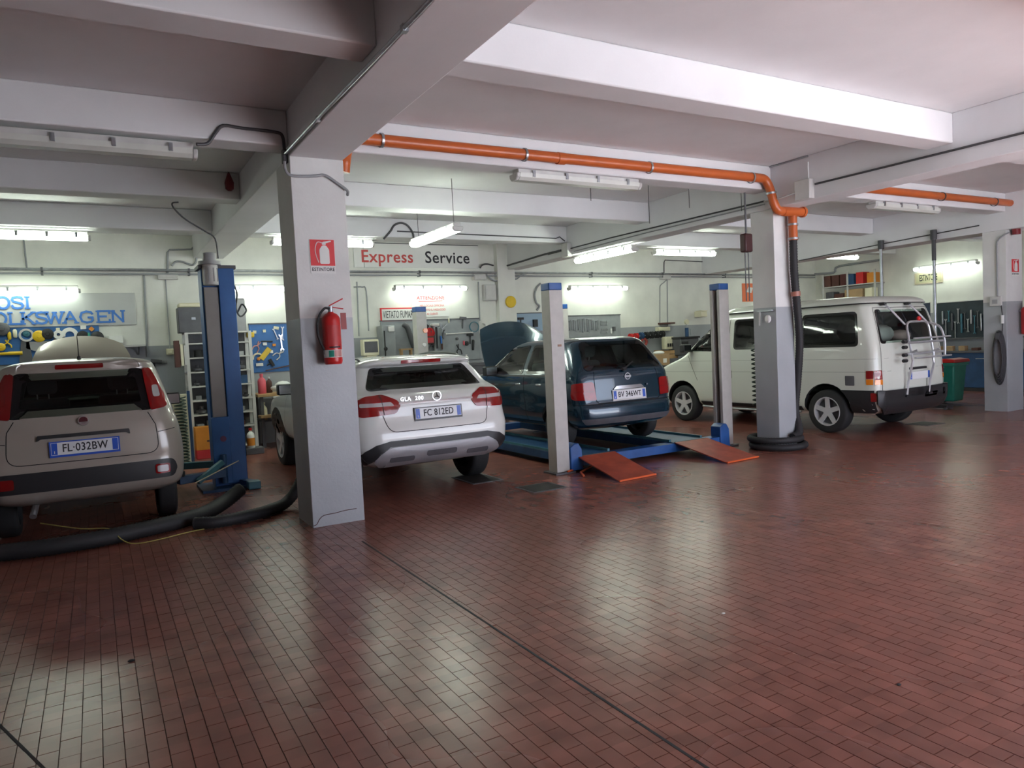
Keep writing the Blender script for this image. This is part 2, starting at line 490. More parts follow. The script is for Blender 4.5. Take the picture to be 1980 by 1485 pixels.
MB().box(1.797, 1.811, 0.5, 5.75, -0.003, 0.0012).build('expansion_joint', M_JOINT, floor, smooth=False)
dj = MB()
for off in (0.0, -0.26):
    if off: dj.build('expansion_joint', M_JOINT, floor, smooth=False); dj = MB()
    a = Vector((-0.62 + off, 4.26 + off * .4, 0)); b = Vector((-0.05 + off, 2.68 + off * .4, 0))
    dj.bar(a, b, 0.012, 0.003)
dj.build('expansion_joint', M_JOINT, floor, smooth=False)

# ================================================================ vehicles
def pchip(xs, n):
    """smooth, non-overshooting interpolation of a list of rows, n samples per interval"""
    m = len(xs); k = len(xs[0]); out = []
    d = [[xs[i + 1][c] - xs[i][c] for c in range(k)] for i in range(m - 1)]
    def slope(i, c):
        if i == 0: return d[0][c]
        if i == m - 1: return d[-1][c]
        a, b = d[i - 1][c], d[i][c]
        return 0.0 if a * b <= 0 else 2 * a * b / (a + b)
    for i in range(m - 1):
        for s in range(n):
            t = s / n
            h00, h10, h01, h11 = 2 * t ** 3 - 3 * t * t + 1, t ** 3 - 2 * t * t + t, -2 * t ** 3 + 3 * t * t, t ** 3 - t * t
            out.append([h00 * xs[i][c] + h10 * slope(i, c) + h01 * xs[i + 1][c] + h11 * slope(i + 1, c) for c in range(k)])
    out.append(list(xs[-1])); return out

def plan_ring(z, yr, yf, w, rr, rf, bow=0.05, bowf=0.12):
    """half outline of the body at one height, from rear centre round to front centre, mirrored"""
    L = yf - yr
    rr = min(rr, w * 0.6, L * 0.3); rf = min(rf, w * 0.6, L * 0.3)
    h = []
    xr = w - rr; xf = w - rf
    for k in range(7):
        x = xr * k / 7; h.append((x, yr + bow * (x / w) ** 2))
    cy = yr + bow * (xr / w) ** 2 + rr
    for k in range(9):
        a = -PI / 2 + (PI / 2) * k / 9; h.append((xr + rr * math.cos(a), cy + rr * math.sin(a)))
    cf = yf - bowf * (xf / w) ** 2 - rf
    for k in range(22):
        s = k / 22; h.append((w * (1 + 0.012 * math.sin(PI * s)), cy + (cf - cy) * s))
    for k in range(9):
        a = (PI / 2) * k / 9; h.append((xf + rf * math.cos(a), cf + rf * math.sin(a)))
    for k in range(8):
        x = xf * (1 - k / 7); h.append((x, yf - bowf * (x / w) ** 2))
    full = h + [(-x, y) for x, y in reversed(h[1:-1])]
    return [(x, y, z) for x, y in full]

def loft(levels, n=3):
    rows = pchip(levels, n); rings = [plan_ring(*r) for r in rows]
    m = len(rings[0]); v = [p for r in rings for p in r]; f = []
    for i in range(len(rings) - 1):
        for k in range(m):
            f.append((i * m + k, i * m + (k + 1) % m, (i + 1) * m + (k + 1) % m, (i + 1) * m + k))
    f.append(tuple(range(m - 1, -1, -1))); f.append(tuple(range((len(rings) - 1) * m, len(rings) * m)))
    return v, f

class Shell:
    """body loft of one vehicle plus everything that is laid onto its surface"""
    def __init__(s, levels, n=3):
        s.levels = levels; s.v, s.f = loft(levels, n)
        s.bvh = BVHTree.FromPolygons([Vector(p) for p in s.v], s.f)
    def hit(s, ax, u, w):
        o, d = {'rear': ((u, -3, w), (0, 1, 0)), 'front': ((u, 9, w), (0, -1, 0)), 'left': ((-3, u, w), (1, 0, 0)),
                'right': ((3, u, w), (-1, 0, 0)), 'top': ((u, w, 4), (0, 0, -1))}[ax]
        loc, nor, idx, dist = s.bvh.ray_cast(Vector(o), Vector(d))
        if loc is None:
            q = {'rear': (u, 0.1, w), 'front': (u, 4, w), 'left': (-0.8, u, w), 'right': (0.8, u, w), 'top': (u, w, 1.5)}[ax]
            loc, nor, idx, dist = s.bvh.find_nearest(Vector(q))
        if nor.dot(Vector(d)) > 0: nor = -nor
        return loc, nor
    def panel(s, mb, poly, ax, off=0.004, res=0.05, deep=0.012):
        bm = bmesh.new()
        vs_ = [bm.verts.new((p[0], p[1], 0)) for p in poly]
        bm.faces.new(vs_)
        bmesh.ops.triangulate(bm, faces=bm.faces[:])
        us = [p[0] for p in poly]; ws = [p[1] for p in poly]
        for c, lo, hi in ((0, min(us), max(us)), (1, min(ws), max(ws))):
            n = max(1, int((hi - lo) / res))
            for k in range(1, n):
                q = lo + (hi - lo) * k / n
                co = (q, 0, 0) if c == 0 else (0, q, 0); no = (1, 0, 0) if c == 0 else (0, 1, 0)
                bmesh.ops.bisect_plane(bm, geom=bm.verts[:] + bm.edges[:] + bm.faces[:], plane_co=co, plane_no=no, dist=1e-5)
        bmesh.ops.remove_doubles(bm, verts=bm.verts[:], dist=1e-5)
        bm.verts.index_update()
        top = []; low = []
        for q in bm.verts:
            l, n = s.hit(ax, q.co.x, q.co.y); top.append(l + n * off); low.append(l - n * deep)
        nv = len(top)
        f = [tuple(x.index for x in fc.verts) for fc in bm.faces]
        for e in bm.edges:
            if e.is_boundary:
                a, b = e.verts[0].index, e.verts[1].index; f.append((a, b, nv + b, nv + a))
        mb.add(top + low, f); bm.free(); return mb
    def ribbon(s, mb, pts, ax, w=0.008, off=0.0015, closed=False, step=0.02, deep=0.004):
        P = [Vector((p[0], p[1], 0)) for p in pts]
        if closed: P.append(P[0])
        Q = []
        for a, b in zip(P, P[1:]):
            n = max(1, int((b - a).length / step))
            for k in range(n): Q.append(a.lerp(b, k / n))
        Q.append(P[-1]); v = []; m = len(Q)
        for i in range(m):
            t = (Q[min(i + 1, m - 1)] - Q[max(i - 1, 0)])
            if closed and i in (0, m - 1): t = Q[1] - Q[m - 2]
            t.normalize(); nn = Vector((-t.y, t.x, 0)) * w / 2
            for sgn in (-1, 1):
                l, n = s.hit(ax, Q[i].x + nn.x * sgn, Q[i].y + nn.y * sgn); v.append(l + n * off)
        for i in range(m):
            for sgn in (0, 1):
                l = v[i * 2 + sgn]; v.append(Vector(l))
        f = [(2 * i, 2 * i + 1, 2 * i + 3, 2 * i + 2) for i in range(m - 1)]
        mb.add(v[:2 * m], f); return mb
    def ring(s, mb, outer, inner, ax, off=0.003):
        """frame between two outlines with the same number of points"""
        n = len(outer); v = []
        for i in range(n):
            for t in (0, 0.5, 1):
                u = outer[i][0] * (1 - t) + inner[i][0] * t; w = outer[i][1] * (1 - t) + inner[i][1] * t
                l, nn = s.hit(ax, u, w); v.append(l + nn * off)
        f = []
        for i in range(n):
            j = (i + 1) % n
            for t in (0, 1): f.append((i * 3 + t, j * 3 + t, j * 3 + t + 1, i * 3 + t + 1))
        mb.add(v, f); return mb
    def body(s, name, m, parent, cutters, inner=None, cav=None):
        """cut wheel arches, window holes and the cabin out of the loft"""
        me = bpy.data.meshes.new(name); me.from_pydata([tuple(p) for p in s.v], [], s.f); me.materials.append(m); me.materials.append(M_DARK)
        bm = bmesh.new(); bm.from_mesh(me); bmesh.ops.recalc_face_normals(bm, faces=bm.faces); bm.to_mesh(me); bm.free()
        o = bpy.data.objects.new('tmp_body', me); COL.objects.link(o); tmp = [o]
        for mb in cutters:
            c = mb.build('tmp_cut', m, smooth=False); tmp.append(c); c.data.materials.append(M_DARK)
            for pq in c.data.polygons: pq.material_index = 1
            bm = bmesh.new(); bm.from_mesh(c.data)
            if bm.calc_volume(signed=True) < 0:
                bmesh.ops.reverse_faces(bm, faces=bm.faces[:]); bm.to_mesh(c.data)
            bm.free()
            md = o.modifiers.new('cut', 'BOOLEAN'); md.operation = 'DIFFERENCE'; md.object = c; md.solver = 'EXACT'
            try: md.material_mode = 'INDEX'
            except Exception: pass
        dg = bpy.context.evaluated_depsgraph_get()
        res = bpy.data.meshes.new_from_object(o.evaluated_get(dg))
        for q in tmp: bpy.data.objects.remove(q)
        res.name = name; res.shade_smooth(); res.set_sharp_from_angle(angle=math.radians(32))
        r = bpy.data.objects.new(name, res); COL.objects.link(r); r.parent = parent
        return r
    def cavity(s, ycowl, zfloor, t=0.055):
        lv = []
        for z, yr, yf, w, rr, rf, *b in pchip(s.levels, 1):
            lv.append([z, yr + 0.07, min(yf - 0.09, ycowl), w - t, rr, min(rf, 0.2)] + list(b))
        lv = [l for l in lv if l[0] > zfloor]
        top = lv[-1][0]
        lv = [l for l in lv if l[0] < top - 0.035]
        lv.insert(0, [zfloor] + lv[0][1:])
        v, f = loft(lv, 2); mb = MB(); mb.add(v, f); return mb

def arch(y, r, z, x0=0.0, x1=1.3):
    mb = MB(); mb.cyl((-x1, y, z), (-x0 - 0.35, y, z), r, n=28); mb2 = MB(); mb2.cyl((x0 + 0.35, y, z), (x1, y, z), r, n=28)
    return [mb, mb2]

M_TYRE = mat('tyre', (0.020, 0.020, 0.021), 0.75, bump=0.15, bscale=90)
M_ALLOY = mat('alloy', (0.62, 0.62, 0.63), 0.35, 0.25)
def wheel(parent, x, y, z, r, w, rim, spokes=5, side=-1, hub=0.07, sw=0.35):
    """side -1: outer face towards -x"""
    t = MB()
    t.lathe([(rim, -w * .48), (r * .90, -w * .5), (r * .975, -w * .42), (r, -w * .3), (r, w * .3), (r * .975, w * .42), (r * .90, w * .5), (rim, w * .48), (rim * .97, 0), (rim, -w * .48)], (0, 0, 0), (1, 0, 0), 32, False)
    o = t.build('wheel', M_TYRE, parent, ang=50); o.location = (x, y, z)
    m = MB(); f = side
    m.lathe([(rim * 1.0, f * w * .46), (rim * 1.01, f * w * .50), (rim * .94, f * w * .50), (rim * .90, f * w * .3), (rim * .88, f * w * .1)], (0, 0, 0), (1, 0, 0), 32, False)
    for k in range(spokes):
        a = 2 * PI * k / spokes + PI / 2
        c, s_ = math.cos(a), math.sin(a)
        pts = [(hub * .8, -hub * sw * 1.4), (rim * .93, -rim * sw * .42), (rim * .93, rim * sw * .42), (hub * .8, hub * sw * 1.4)]
        v = []
        for d, shift in ((f * w * .46, 0), (f * w * .36, 0)):
            for i, (p, q) in enumerate(pts):
                dd = d - (f * w * .05 if i in (0, 3) else 0)
                v.append((dd, p * c - q * s_, p * s_ + q * c))
        m.add(v, [(0, 1, 2, 3), (7, 6, 5, 4), (0, 4, 5, 1), (1, 5, 6, 2), (2, 6, 7, 3), (3, 7, 4, 0)])
    m.cyl((f * w * .30, 0, 0), (f * w * .43, 0, 0), hub, n=16)
    m.build('rim', M_ALLOY, o, ang=30)
    d = MB(); d.cyl((f * w * .05, 0, 0), (f * w * .14, 0, 0), rim * .9, n=24)
    d.build('brake_disc', M_DGREY, o)
    return o

M_PLATE = mat('plate_white', (0.72, 0.73, 0.74), 0.35)
M_PBLUE = mat('plate_blue', (0.02, 0.09, 0.50), 0.35)
def plate(parent, y, z, text, w=0.52, h=0.11, x=0.0, tilt=0.0, holder=None, sx=0.80):
    M = T(x, y, z) @ Matrix.Rotation(tilt, 4, 'X')
    b = MB(); b.box(-w / 2, w / 2, -0.006, 0.02, -h / 2, h / 2, M)
    p = b.build('licence_plate', M_PLATE, parent, smooth=False)
    if holder:
        fr = MB(); e = 0.012
        fr.box(-w / 2 - e, w / 2 + e, -0.004, 0.022, -h / 2 - e * 1.6, -h / 2, M).box(-w / 2 - e, w / 2 + e, -0.004, 0.022, h / 2, h / 2 + e * .8, M)
        fr.box(-w / 2 - e, -w / 2, -0.004, 0.022, -h / 2, h / 2, M).box(w / 2, w / 2 + e, -0.004, 0.022, -h / 2, h / 2, M)
        fr.build('plate_frame', holder, p, smooth=False)
    for q in (-w / 2 + .004, w / 2 - .048):
        MB().box(q, q + .044, -0.0075, 0, -h / 2 + .004, h / 2 - .004, M).build('blue_band', M_PBLUE, p, smooth=False)
    text_mesh('lettering', text, 0.098, M_INK, p, M @ T(0, -0.0075, 0) @ FACE_Y, 0.001, 0.0012, 1.05, sx)
    text_mesh('country_letter', 'I', 0.03, M_WHITE, p, M @ T(-w / 2 + .026, -0.009, -0.03) @ FACE_Y, 0.001, 0.001)
    return p

def seat(parent, x, y, zb, w=0.46, h=0.62, m=None, rest=True, lean=0.22):
    m = m or M_SEAT
    b = MB(); Mx = T(x, y, zb) @ Matrix.Rotation(lean, 4, 'X')
    b.box(-w / 2, w / 2, -0.07, 0.07, 0, h, Mx).box(x - w / 2, x + w / 2, y, y + 0.48, zb - 0.12, zb + 0.04)
    s_ = b.build('seat', m, parent, bev=0.05, seg=3)
    if rest:
        r = MB(); r.box(-0.13, 0.13, -0.05, 0.05, h + 0.05, h + 0.25, Mx)
        r.build('headrest', m, s_, bev=0.045, seg=3)
        for sx in (-.05, .05): MB().cyl(Mx @ Vector((sx, 0, h - .02)), Mx @ Vector((sx, 0, h + .08)), 0.006, n=6).build('headrest_post', M_STEEL, s_)
    return s_
M_SEAT = mat('seat_fabric', (0.035, 0.035, 0.038), 0.9)
M_SEATG = mat('seat_fabric_grey', (0.10, 0.11, 0.115), 0.9)
M_FRIT = mat('black_glass_edge', (0.006, 0.006, 0.007), 0.06, spec=0.6)
G_TINT = glass_mat('tinted_glass', (0.62, 0.70, 0.66))
G_DARK = glass_mat('privacy_glass', (0.34, 0.38, 0.36))
G_BLACK = glass_mat('limo_glass', (0.07, 0.08, 0.09))
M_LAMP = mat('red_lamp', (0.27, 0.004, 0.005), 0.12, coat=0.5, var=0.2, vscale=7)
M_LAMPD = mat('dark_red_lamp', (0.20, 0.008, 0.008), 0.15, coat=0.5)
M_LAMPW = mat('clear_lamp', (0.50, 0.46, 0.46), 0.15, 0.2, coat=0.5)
M_LAMPA = mat('amber_lamp', (0.80, 0.22, 0.01), 0.15, coat=0.5)
def win(raw, r, d=0.0, n=4):
    """outline of a convex opening moved inwards by d, corners rounded; the point count never changes"""
    P = [Vector(p) for p in raw]; m = len(P)
    area = sum(P[i].x * P[(i + 1) % m].y - P[(i + 1) % m].x * P[i].y for i in range(m))
    sg = 1 if area > 0 else -1; L = []
    for i in range(m):
        a, b = P[i], P[(i + 1) % m]; t = (b - a).normalized(); nn = Vector((-t.y, t.x)) * sg
        L.append((a + nn * d, t))
    out = []
    for i in range(m):
        (p, t), (q, u) = L[i - 1], L[i]
        den = t.x * u.y - t.y * u.x
        if abs(den) < 1e-6: out.append(q); continue
        k = ((q.x - p.x) * u.y - (q.y - p.y) * u.x) / den
        out.append(p + t * k)
    return rpoly(out, max(r - d * 0.3, 0.005), n)
def mir(poly): return [(-a, b) for a, b in reversed(poly)]
def window(sh, parent, raw, r, ax, glass, edge=0.03, off=0.002, name='window'):
    """pane with a black edge; the pane is the part, its edge the sub-part"""
    p = MB(); sh.panel(p, win(raw, r), ax, off, 0.09, 0.006); w = p.build(name, glass, parent)
    q = MB(); sh.ring(q, win(raw, r, -0.006), win(raw, r, edge), ax, off + 0.002); q.build('seal', M_FRIT, w)
    return w
def lay(sh, parent, name, m, poly, ax, off=0.006, res=0.05, deep=0.012):
    p = MB(); sh.panel(p, poly, ax, off, res, deep); return p.build(name, m, parent)
M_GAP = mat('panel_gap', (0.01, 0.01, 0.011), 0.9)
def seam(sh, parent, pts, ax, w=0.007, closed=False, m=None, name='seam', off=0.0025):
    p = MB(); sh.ribbon(p, pts, ax, w, off, closed); return p.build(name, m or M_GAP, parent)
def open_hood(parent, m, w, length, y, z, ang, crown=0.06, taper=0.12, name='hood'):
    """engine lid swung up on its hinge at (y, z); its painted side looks back over the roof"""
    b = MB(); n, k = 12, 8; v = []
    for side in (0, 1):
        for j in range(k + 1):
            s = j / k
            for i in range(n + 1):
                u = -1 + 2 * i / n
                ww = w * (1 - taper * s ** 2)
                if s > 0.6: ww *= 1 - 0.10 * ((s - .6) / .4) ** 2
                yy = length * (s - 0.10 * abs(u) ** 2.5 * s)
                zz = crown * (1 - u * u) + 0.10 * math.sin(s * PI * .5) * 0.6 - 0.06 * max(0, s - .75) / .25 - side * 0.02
                v.append(Vector((u * ww / 2, yy, zz)))
    Rm = Matrix.Translation((0, y, z)) @ Matrix.Rotation(ang, 4, 'X')
    v = [Rm @ p for p in v]; m1 = (n + 1) * (k + 1); f = []
    for j in range(k):
        for i in range(n):
            a = j * (n + 1) + i
            f.append((a, a + 1, a + n + 2, a + n + 1)); f.append((m1 + a, m1 + a + n + 1, m1 + a + n + 2, m1 + a + 1))
    for i in range(n):
        f.append((i, m1 + i, m1 + i + 1, i + 1)); a = k * (n + 1) + i; f.append((a, a + 1, m1 + a + 1, m1 + a))
    for j in range(k):
        a = j * (n + 1); f.append((a, a + n + 1, m1 + a + n + 1, m1 + a)); a += n; f.append((a, m1 + a, m1 + a + n + 1, a + n + 1))
    b.add(v, f); return b.build(name, m, parent, ang=50)
def mirror(parent, x, y, z, m, s=-1):
    b = MB(); b.box(x - .10, x + .10, y - .05, y + .06, z - .07, z + .07); b.bar((x - s * .08, y, z - .05), (x - s * .2, y + .02, z - .06), .05, .04)
    o = b.build('door_mirror', m, parent, bev=0.03, seg=3)
    g_ = MB(); g_.box(x - .085, x + .085, y - .054, y - .05, z - .055, z + .055); g_.build('mirror_glass', M_CHROME, o, bev=0.0)
    return o

# ---------------------------------------------------------------- cream city car (rear to the camera)
M_BEIGE = mat('cream_car_paint', (0.37, 0.33, 0.285), 0.28, 0.15, coat=0.8)
def fiat():
    c = thing('city_car', 'cream beige hatchback parked beside the blue lift post, its hood raised', 'car', (-0.118, 7.47, 0))
    LV = [  # z, rear y, front y, half width, rear corner r, front corner r
        (0.34, 0.16, 3.40, 0.68, .22, .25), (0.40, 0.05, 3.55, 0.77, .22, .28), (0.50, 0.00, 3.62, 0.805, .24, .30), (0.64, 0.00, 3.63, 0.815, .24, .30),
        (0.74, 0.025, 3.60, 0.815, .22, .30), (0.90, 0.04, 3.48, 0.80, .22, .28), (1.00, 0.055, 3.15, 0.78, .22, .26), (1.06, 0.07, 2.80, 0.762, .22, .25),
        (1.12, 0.085, 2.66, 0.747, .21, .24), (1.25, 0.14, 2.45, 0.71, .20, .22), (1.40, 0.20, 2.20, 0.668, .19, .20), (1.50, 0.235, 2.02, 0.632, .18, .18),
        (1.555, 0.22, 1.90, 0.60, .18, .18), (1.59, 0.26, 1.78, 0.52, .18, .18), (1.61, 0.38, 1.60, 0.40, .15, .15), (1.622, 0.60, 1.35, 0.22, .1, .1)]
    s = Shell(LV)
    rear_w = [(-.565, 1.115), (.565, 1.115), (.505, 1.50), (-.505, 1.50)]
    side1 = [(1.42, 1.10), (2.42, 1.08), (2.02, 1.46), (1.42, 1.48)]
    side2 = [(0.62, 1.11), (1.34, 1.10), (1.34, 1.48), (0.66, 1.47)]
    front_w = [(-.66, 1.10), (.66, 1.10), (.52, 1.50), (-.52, 1.50)]
    cut = [s.cavity(2.6, 0.55)]
    cut.append(MB().prism(win(rear_w, .05, .06), 'y', -.5, .9)); cut.append(MB().prism(win(side1, .05, .02), 'x', -1.2, 1.2)); cut.append(MB().prism(win(side2, .05, .02), 'x', -1.2, 1.2))
    cut.append(MB().prism(win(front_w, .05, .02), 'y', 1.7, 3.2))
    for y in (0.66, 2.96): cut += arch(y, 0.345, 0.31)
    b = s.body('body', M_BEIGE, c, cut)
    window(s, c, rear_w, .05, 'rear', G_TINT, .075, name='rear_window')
    for ax in ('left', 'right'):
        window(s, c, side1, .05, ax, G_TINT, name='side_window'); window(s, c, side2, .05, ax, G_TINT, name='side_window')
    window(s, c, front_w, .05, 'front', G_TINT, .05, name='windscreen')
    lampR = rpoly([(.545, 1.10), (.685, 1.125), (.665, 1.25), (.565, 1.50), (.50, 1.50)], .03)
    for sgn in (1, -1):
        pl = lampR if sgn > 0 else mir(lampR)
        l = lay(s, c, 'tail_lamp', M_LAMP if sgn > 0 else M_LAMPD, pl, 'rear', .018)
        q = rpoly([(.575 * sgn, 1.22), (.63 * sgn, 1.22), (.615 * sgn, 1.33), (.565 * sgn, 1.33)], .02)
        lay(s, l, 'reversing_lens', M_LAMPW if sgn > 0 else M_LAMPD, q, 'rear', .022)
    lay(s, c, 'brake_lamp', M_LAMPD, rrect(-.19, .19, 1.53, 1.562, .012), 'rear', .012)
    sp = lay(s, c, 'tailgate_lip', M_BEIGE, rpoly([(-.50, 1.512), (.50, 1.512), (.46, 1.58), (-.46, 1.58)], .02), 'rear', .010)
    seam(s, c, [(-.52, 1.09)] + rpoly([(-.57, 1.08), (-.595, .712), (.595, .712), (.57, 1.08)], .11, 6)[5:-6] + [(.52, 1.09)], 'rear', .007)
    seam(s, c, [(-.59, .90), (-.74, .92)], 'rear', .006); seam(s, c, [(.59, .90), (.74, .92)], 'rear', .006)
    st = lay(s, c, 'bumper_strip', M_BLACKPL, rpoly([(-.70, .475), (.70, .475), (.735, .56), (.70, .645), (-.70, .645), (-.735, .56)], .05), 'rear', .012)
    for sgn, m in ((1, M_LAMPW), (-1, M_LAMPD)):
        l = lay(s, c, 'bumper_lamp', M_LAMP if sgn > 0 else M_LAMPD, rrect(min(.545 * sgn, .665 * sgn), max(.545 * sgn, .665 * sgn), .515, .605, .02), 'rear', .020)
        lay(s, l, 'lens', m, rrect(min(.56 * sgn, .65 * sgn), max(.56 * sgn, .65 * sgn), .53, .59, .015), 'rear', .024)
    lay(s, c, 'tailgate_handle', M_BLACKPL, rpoly([(-.36, .905), (-.355, .955), (.355, .955), (.36, .905), (.33, .925), (-.33, .925)], .012), 'rear', .022)
    bd = MB(); bd.cyl((0, .068, 1.055), (0, .045, 1.062), .043, n=20); bg_ = bd.build('badge', M_CHROME, c)
    bi = MB(); bi.cyl((0, .046, 1.062), (0, .042, 1.062), .034, n=20); bi.build('badge_centre', mat('maroon_enamel', (.09, .015, .02), .3), bg_)
    plate(c, .022, .832, 'FL·032BW', holder=M_PBLUE, tilt=-.05)
    an = MB(); an.cyl((0, .42, 1.605), (0, .40, 1.635), .022, .014, 10); an.cyl((0, .40, 1.63), (0, .27, 1.82), .0045, .003, 6); an.build('antenna', M_BLACKPL, c)
    for sx in (-.66, .66): wheel(c, sx, .66, .29, .29, .175, .19, 8, -1 if sx < 0 else 1, sw=.25); wheel(c, sx, 2.96, .29, .29, .175, .19, 8, -1 if sx < 0 else 1, sw=.25)
    for sx in (-.36, .36): seat(c, sx, 1.55, .72, h=.52)
    r = MB(); r.box(-.62, .62, .72, .86, .62, 1.12); r.build('rear_bench', M_SEAT, c, bev=.04)
    mb = MB(); mb.box(-.11, .11, 2.0, 2.03, 1.42, 1.48); mb.build('rear_view_mirror', M_DARK, c, bev=.01)
    ex = MB(); ex.tube(catmull([(-.42, .3, .33), (-.42, .08, .31), (-.43, .0, .27)], 4), .028, 10); ex.build('exhaust_tip', M_STEEL, c)
    open_hood(c, M_BEIGE, 1.14, .98, 2.72, 1.08, math.radians(56))
    mirror(c, -.90, 2.28, 1.10, M_BLACKPL, -1); mirror(c, .90, 2.28, 1.10, M_BLACKPL, 1)
    return c
fiat()

# ---------------------------------------------------------------- white crossover
M_WCAR = mat('white_car_paint', (0.74, 0.75, 0.72), 0.25, coat=0.8)
M_SKID = mat('silver_skid_plate', (0.42, 0.42, 0.44), 0.4, 0.4)
def gla():
    c = thing('crossover_car', 'white crossover parked between the extinguisher column and the four-post lift', 'car', (3.09, 6.93, 0))
    LV = [(0.34, 0.22, 4.10, 0.66, .22, .3), (0.42, 0.06, 4.30, 0.82, .24, .34), (0.54, 0.00, 4.40, 0.885, .28, .36), (0.70, 0.00, 4.42, 0.90, .28, .38),
          (0.84, 0.05, 4.38, 0.90, .28, .38), (0.94, 0.065, 4.20, 0.895, .28, .36), (1.00, 0.075, 3.75, 0.885, .27, .34), (1.05, 0.10, 3.35, 0.875, .26, .30), (1.09, 0.15, 3.05, 0.86, .25, .28),
          (1.13, 0.28, 2.95, 0.84, .22, .25), (1.16, 0.35, 2.88, 0.82, .22, .25), (1.28, 0.46, 2.62, 0.76, .20, .22), (1.37, 0.535, 2.38, 0.70, .18, .20), (1.395, 0.47, 2.30, 0.68, .17, .18), (1.425, 0.435, 2.22, 0.64, .17, .18),
          (1.455, 0.48, 2.12, 0.58, .16, .18), (1.475, 0.64, 1.98, 0.48, .15, .15), (1.488, 0.95, 1.7, 0.30, .1, .1)]
    s = Shell(LV)
    rear_w = [(-.665, 1.14), (.665, 1.14), (.545, 1.37), (-.545, 1.37)]
    side1 = [(1.62, 1.12), (2.62, 1.10), (2.20, 1.39), (1.62, 1.40)]
    side2 = [(0.92, 1.17), (1.54, 1.13), (1.54, 1.40), (0.98, 1.37)]
    front_w = [(-.72, 1.13), (.72, 1.13), (.56, 1.40), (-.56, 1.40)]
    cut = [s.cavity(2.85, 0.55), MB().prism(win(rear_w, .05, .05), 'y', -.5, 1.0), MB().prism(win(side1, .05, .02), 'x', -1.3, 1.3), MB().prism(win(side2, .05, .02), 'x', -1.3, 1.3), MB().prism(win(front_w, .05, .02), 'y', 2.0, 3.6)]
    for y in (0.93, 3.63): cut += arch(y, 0.40, 0.37)
    s.body('body', M_WCAR, c, cut)
    window(s, c, rear_w, .05, 'rear', G_DARK, .05, name='rear_window')
    for ax in ('left', 'right'):
        window(s, c, side1, .05, ax, G_TINT, name='side_window'); window(s, c, side2, .05, ax, G_DARK, name='side_window')
    window(s, c, front_w, .05, 'front', G_TINT, .05, name='windscreen')
    lr = [(.40, .985), (.43, 1.035), (.56, 1.095), (.74, 1.085), (.86, 1.03), (.875, .93), (.80, .885), (.46, .905)]
    for sg in (1, -1):
        P = rpoly(lr, .03) if sg > 0 else mir(rpoly(lr, .03))
        l = lay(s, c, 'tail_lamp', M_LAMP, P, 'rear', .012, .04)
        q = rpoly([(.47, .985), (.50, 1.02), (.80, 1.02), (.80, .985)], .012)
        lay(s, l, 'reversing_lens', M_LAMPW, q if sg > 0 else mir(q), 'rear', .016, .04)
        seam(s, l, [(.585 * sg, .90), (.60 * sg, 1.09)], 'rear', .006, off=.017, name='lamp_joint')
    lay(s, c, 'chrome_strip', M_CHROME, rrect(-.42, .42, .992, 1.012, .004), 'rear', .012)
    seam(s, c, [(-.60, .90)] + rpoly([(-.60, .89), (-.545, .722), (.545, .722), (.60, .89)], .10, 6)[5:-6] + [(.60, .90)], 'rear', .007)
    lay(s, c, 'plate_recess', M_WCAR, rrect(-.36, .36, .80, .965, .05), 'rear', -.004, deep=.02)
    lay(s, c, 'brake_lamp', M_LAMP, rrect(-.23, .23, 1.412, 1.432, .006), 'rear', .012)
    band = [(-.885, .44), (-.80, .545), (-.70, .605), (-.55, .635), (.55, .635), (.70, .605), (.80, .545), (.885, .44), (.80, .36), (.72, .44), (.66, .52), (.56, .575), (-.56, .575), (-.66, .52), (-.72, .44), (-.80, .36)]
    lay(s, c, 'bumper_cladding', M_BLACKPL, band, 'rear', .012, .04)
    sk = lay(s, c, 'skid_plate', M_SKID, rpoly([(-.62, .36), (-.72, .44), (-.66, .515), (-.56, .57), (.56, .57), (.66, .515), (.72, .44), (.62, .36), (.30, .385), (-.30, .385)], .03), 'rear', .018, .04)
    for x0, x1, z0, z1 in ((-.56, -.30, .425, .475), (.30, .56, .425, .475), (-.17, .17, .455, .505)):
        lay(s, sk, 'vent', M_DGREY, rrect(x0, x1, z0, z1, .02), 'rear', .022, .04)
    plate(c, .045, .885, 'FC 812ED', holder=M_BLACKPL, tilt=-.10)
    # three-pointed emblem
    st = MB(); st.lathe([(.044, -.003), (.052, -.003), (.052, .004), (.044, .004), (.044, -.003)], (0, .065, 1.055), (0, 1, 0), 24, False)
    for k in range(3):
        a = PI / 2 + k * 2 * PI / 3; e = Vector((math.cos(a) * .046, .065, 1.055 + math.sin(a) * .046)); b = Vector((-math.sin(a) * .011, 0, math.cos(a) * .011)); o = Vector((0, .065, 1.055))
        st.add([o + b, e, o - b, o + Vector((0, -.008, 0))], [(0, 1, 3), (1, 2, 3), (0, 2, 1)])
    st.build('emblem', M_CHROME, c)
    text_mesh('model_lettering', 'GLA', .056, M_CHROME, c, T(-.35, .066, 1.045) @ FACE_Y, .003, .001, 1.15)
    text_mesh('model_lettering', '200', .056, M_CHROME, c, T(-.20, .064, 1.045) @ FACE_Y, .003, .001, 1.15)
    for sg in (-1, 1):
        MB().tube(catmull([(sg * .60, .72, 1.42), (sg * .60, .80, 1.47), (sg * .59, 1.4, 1.505), (sg * .60, 2.0, 1.47), (sg * .61, 2.15, 1.42)], 5), .013, 8).build('roof_rail', M_BLACKPL, c)
        wheel(c, sg * .77, .93, .345, .345, .22, .235, 5, sg, sw=.4); wheel(c, sg * .77, 3.63, .345, .345, .22, .235, 5, sg, sw=.4)
        mirror(c, sg * 1.0, 2.55, 1.12, M_BLACKPL, sg)
        seat(c, sg * .36, 1.95, .68, h=.50); 
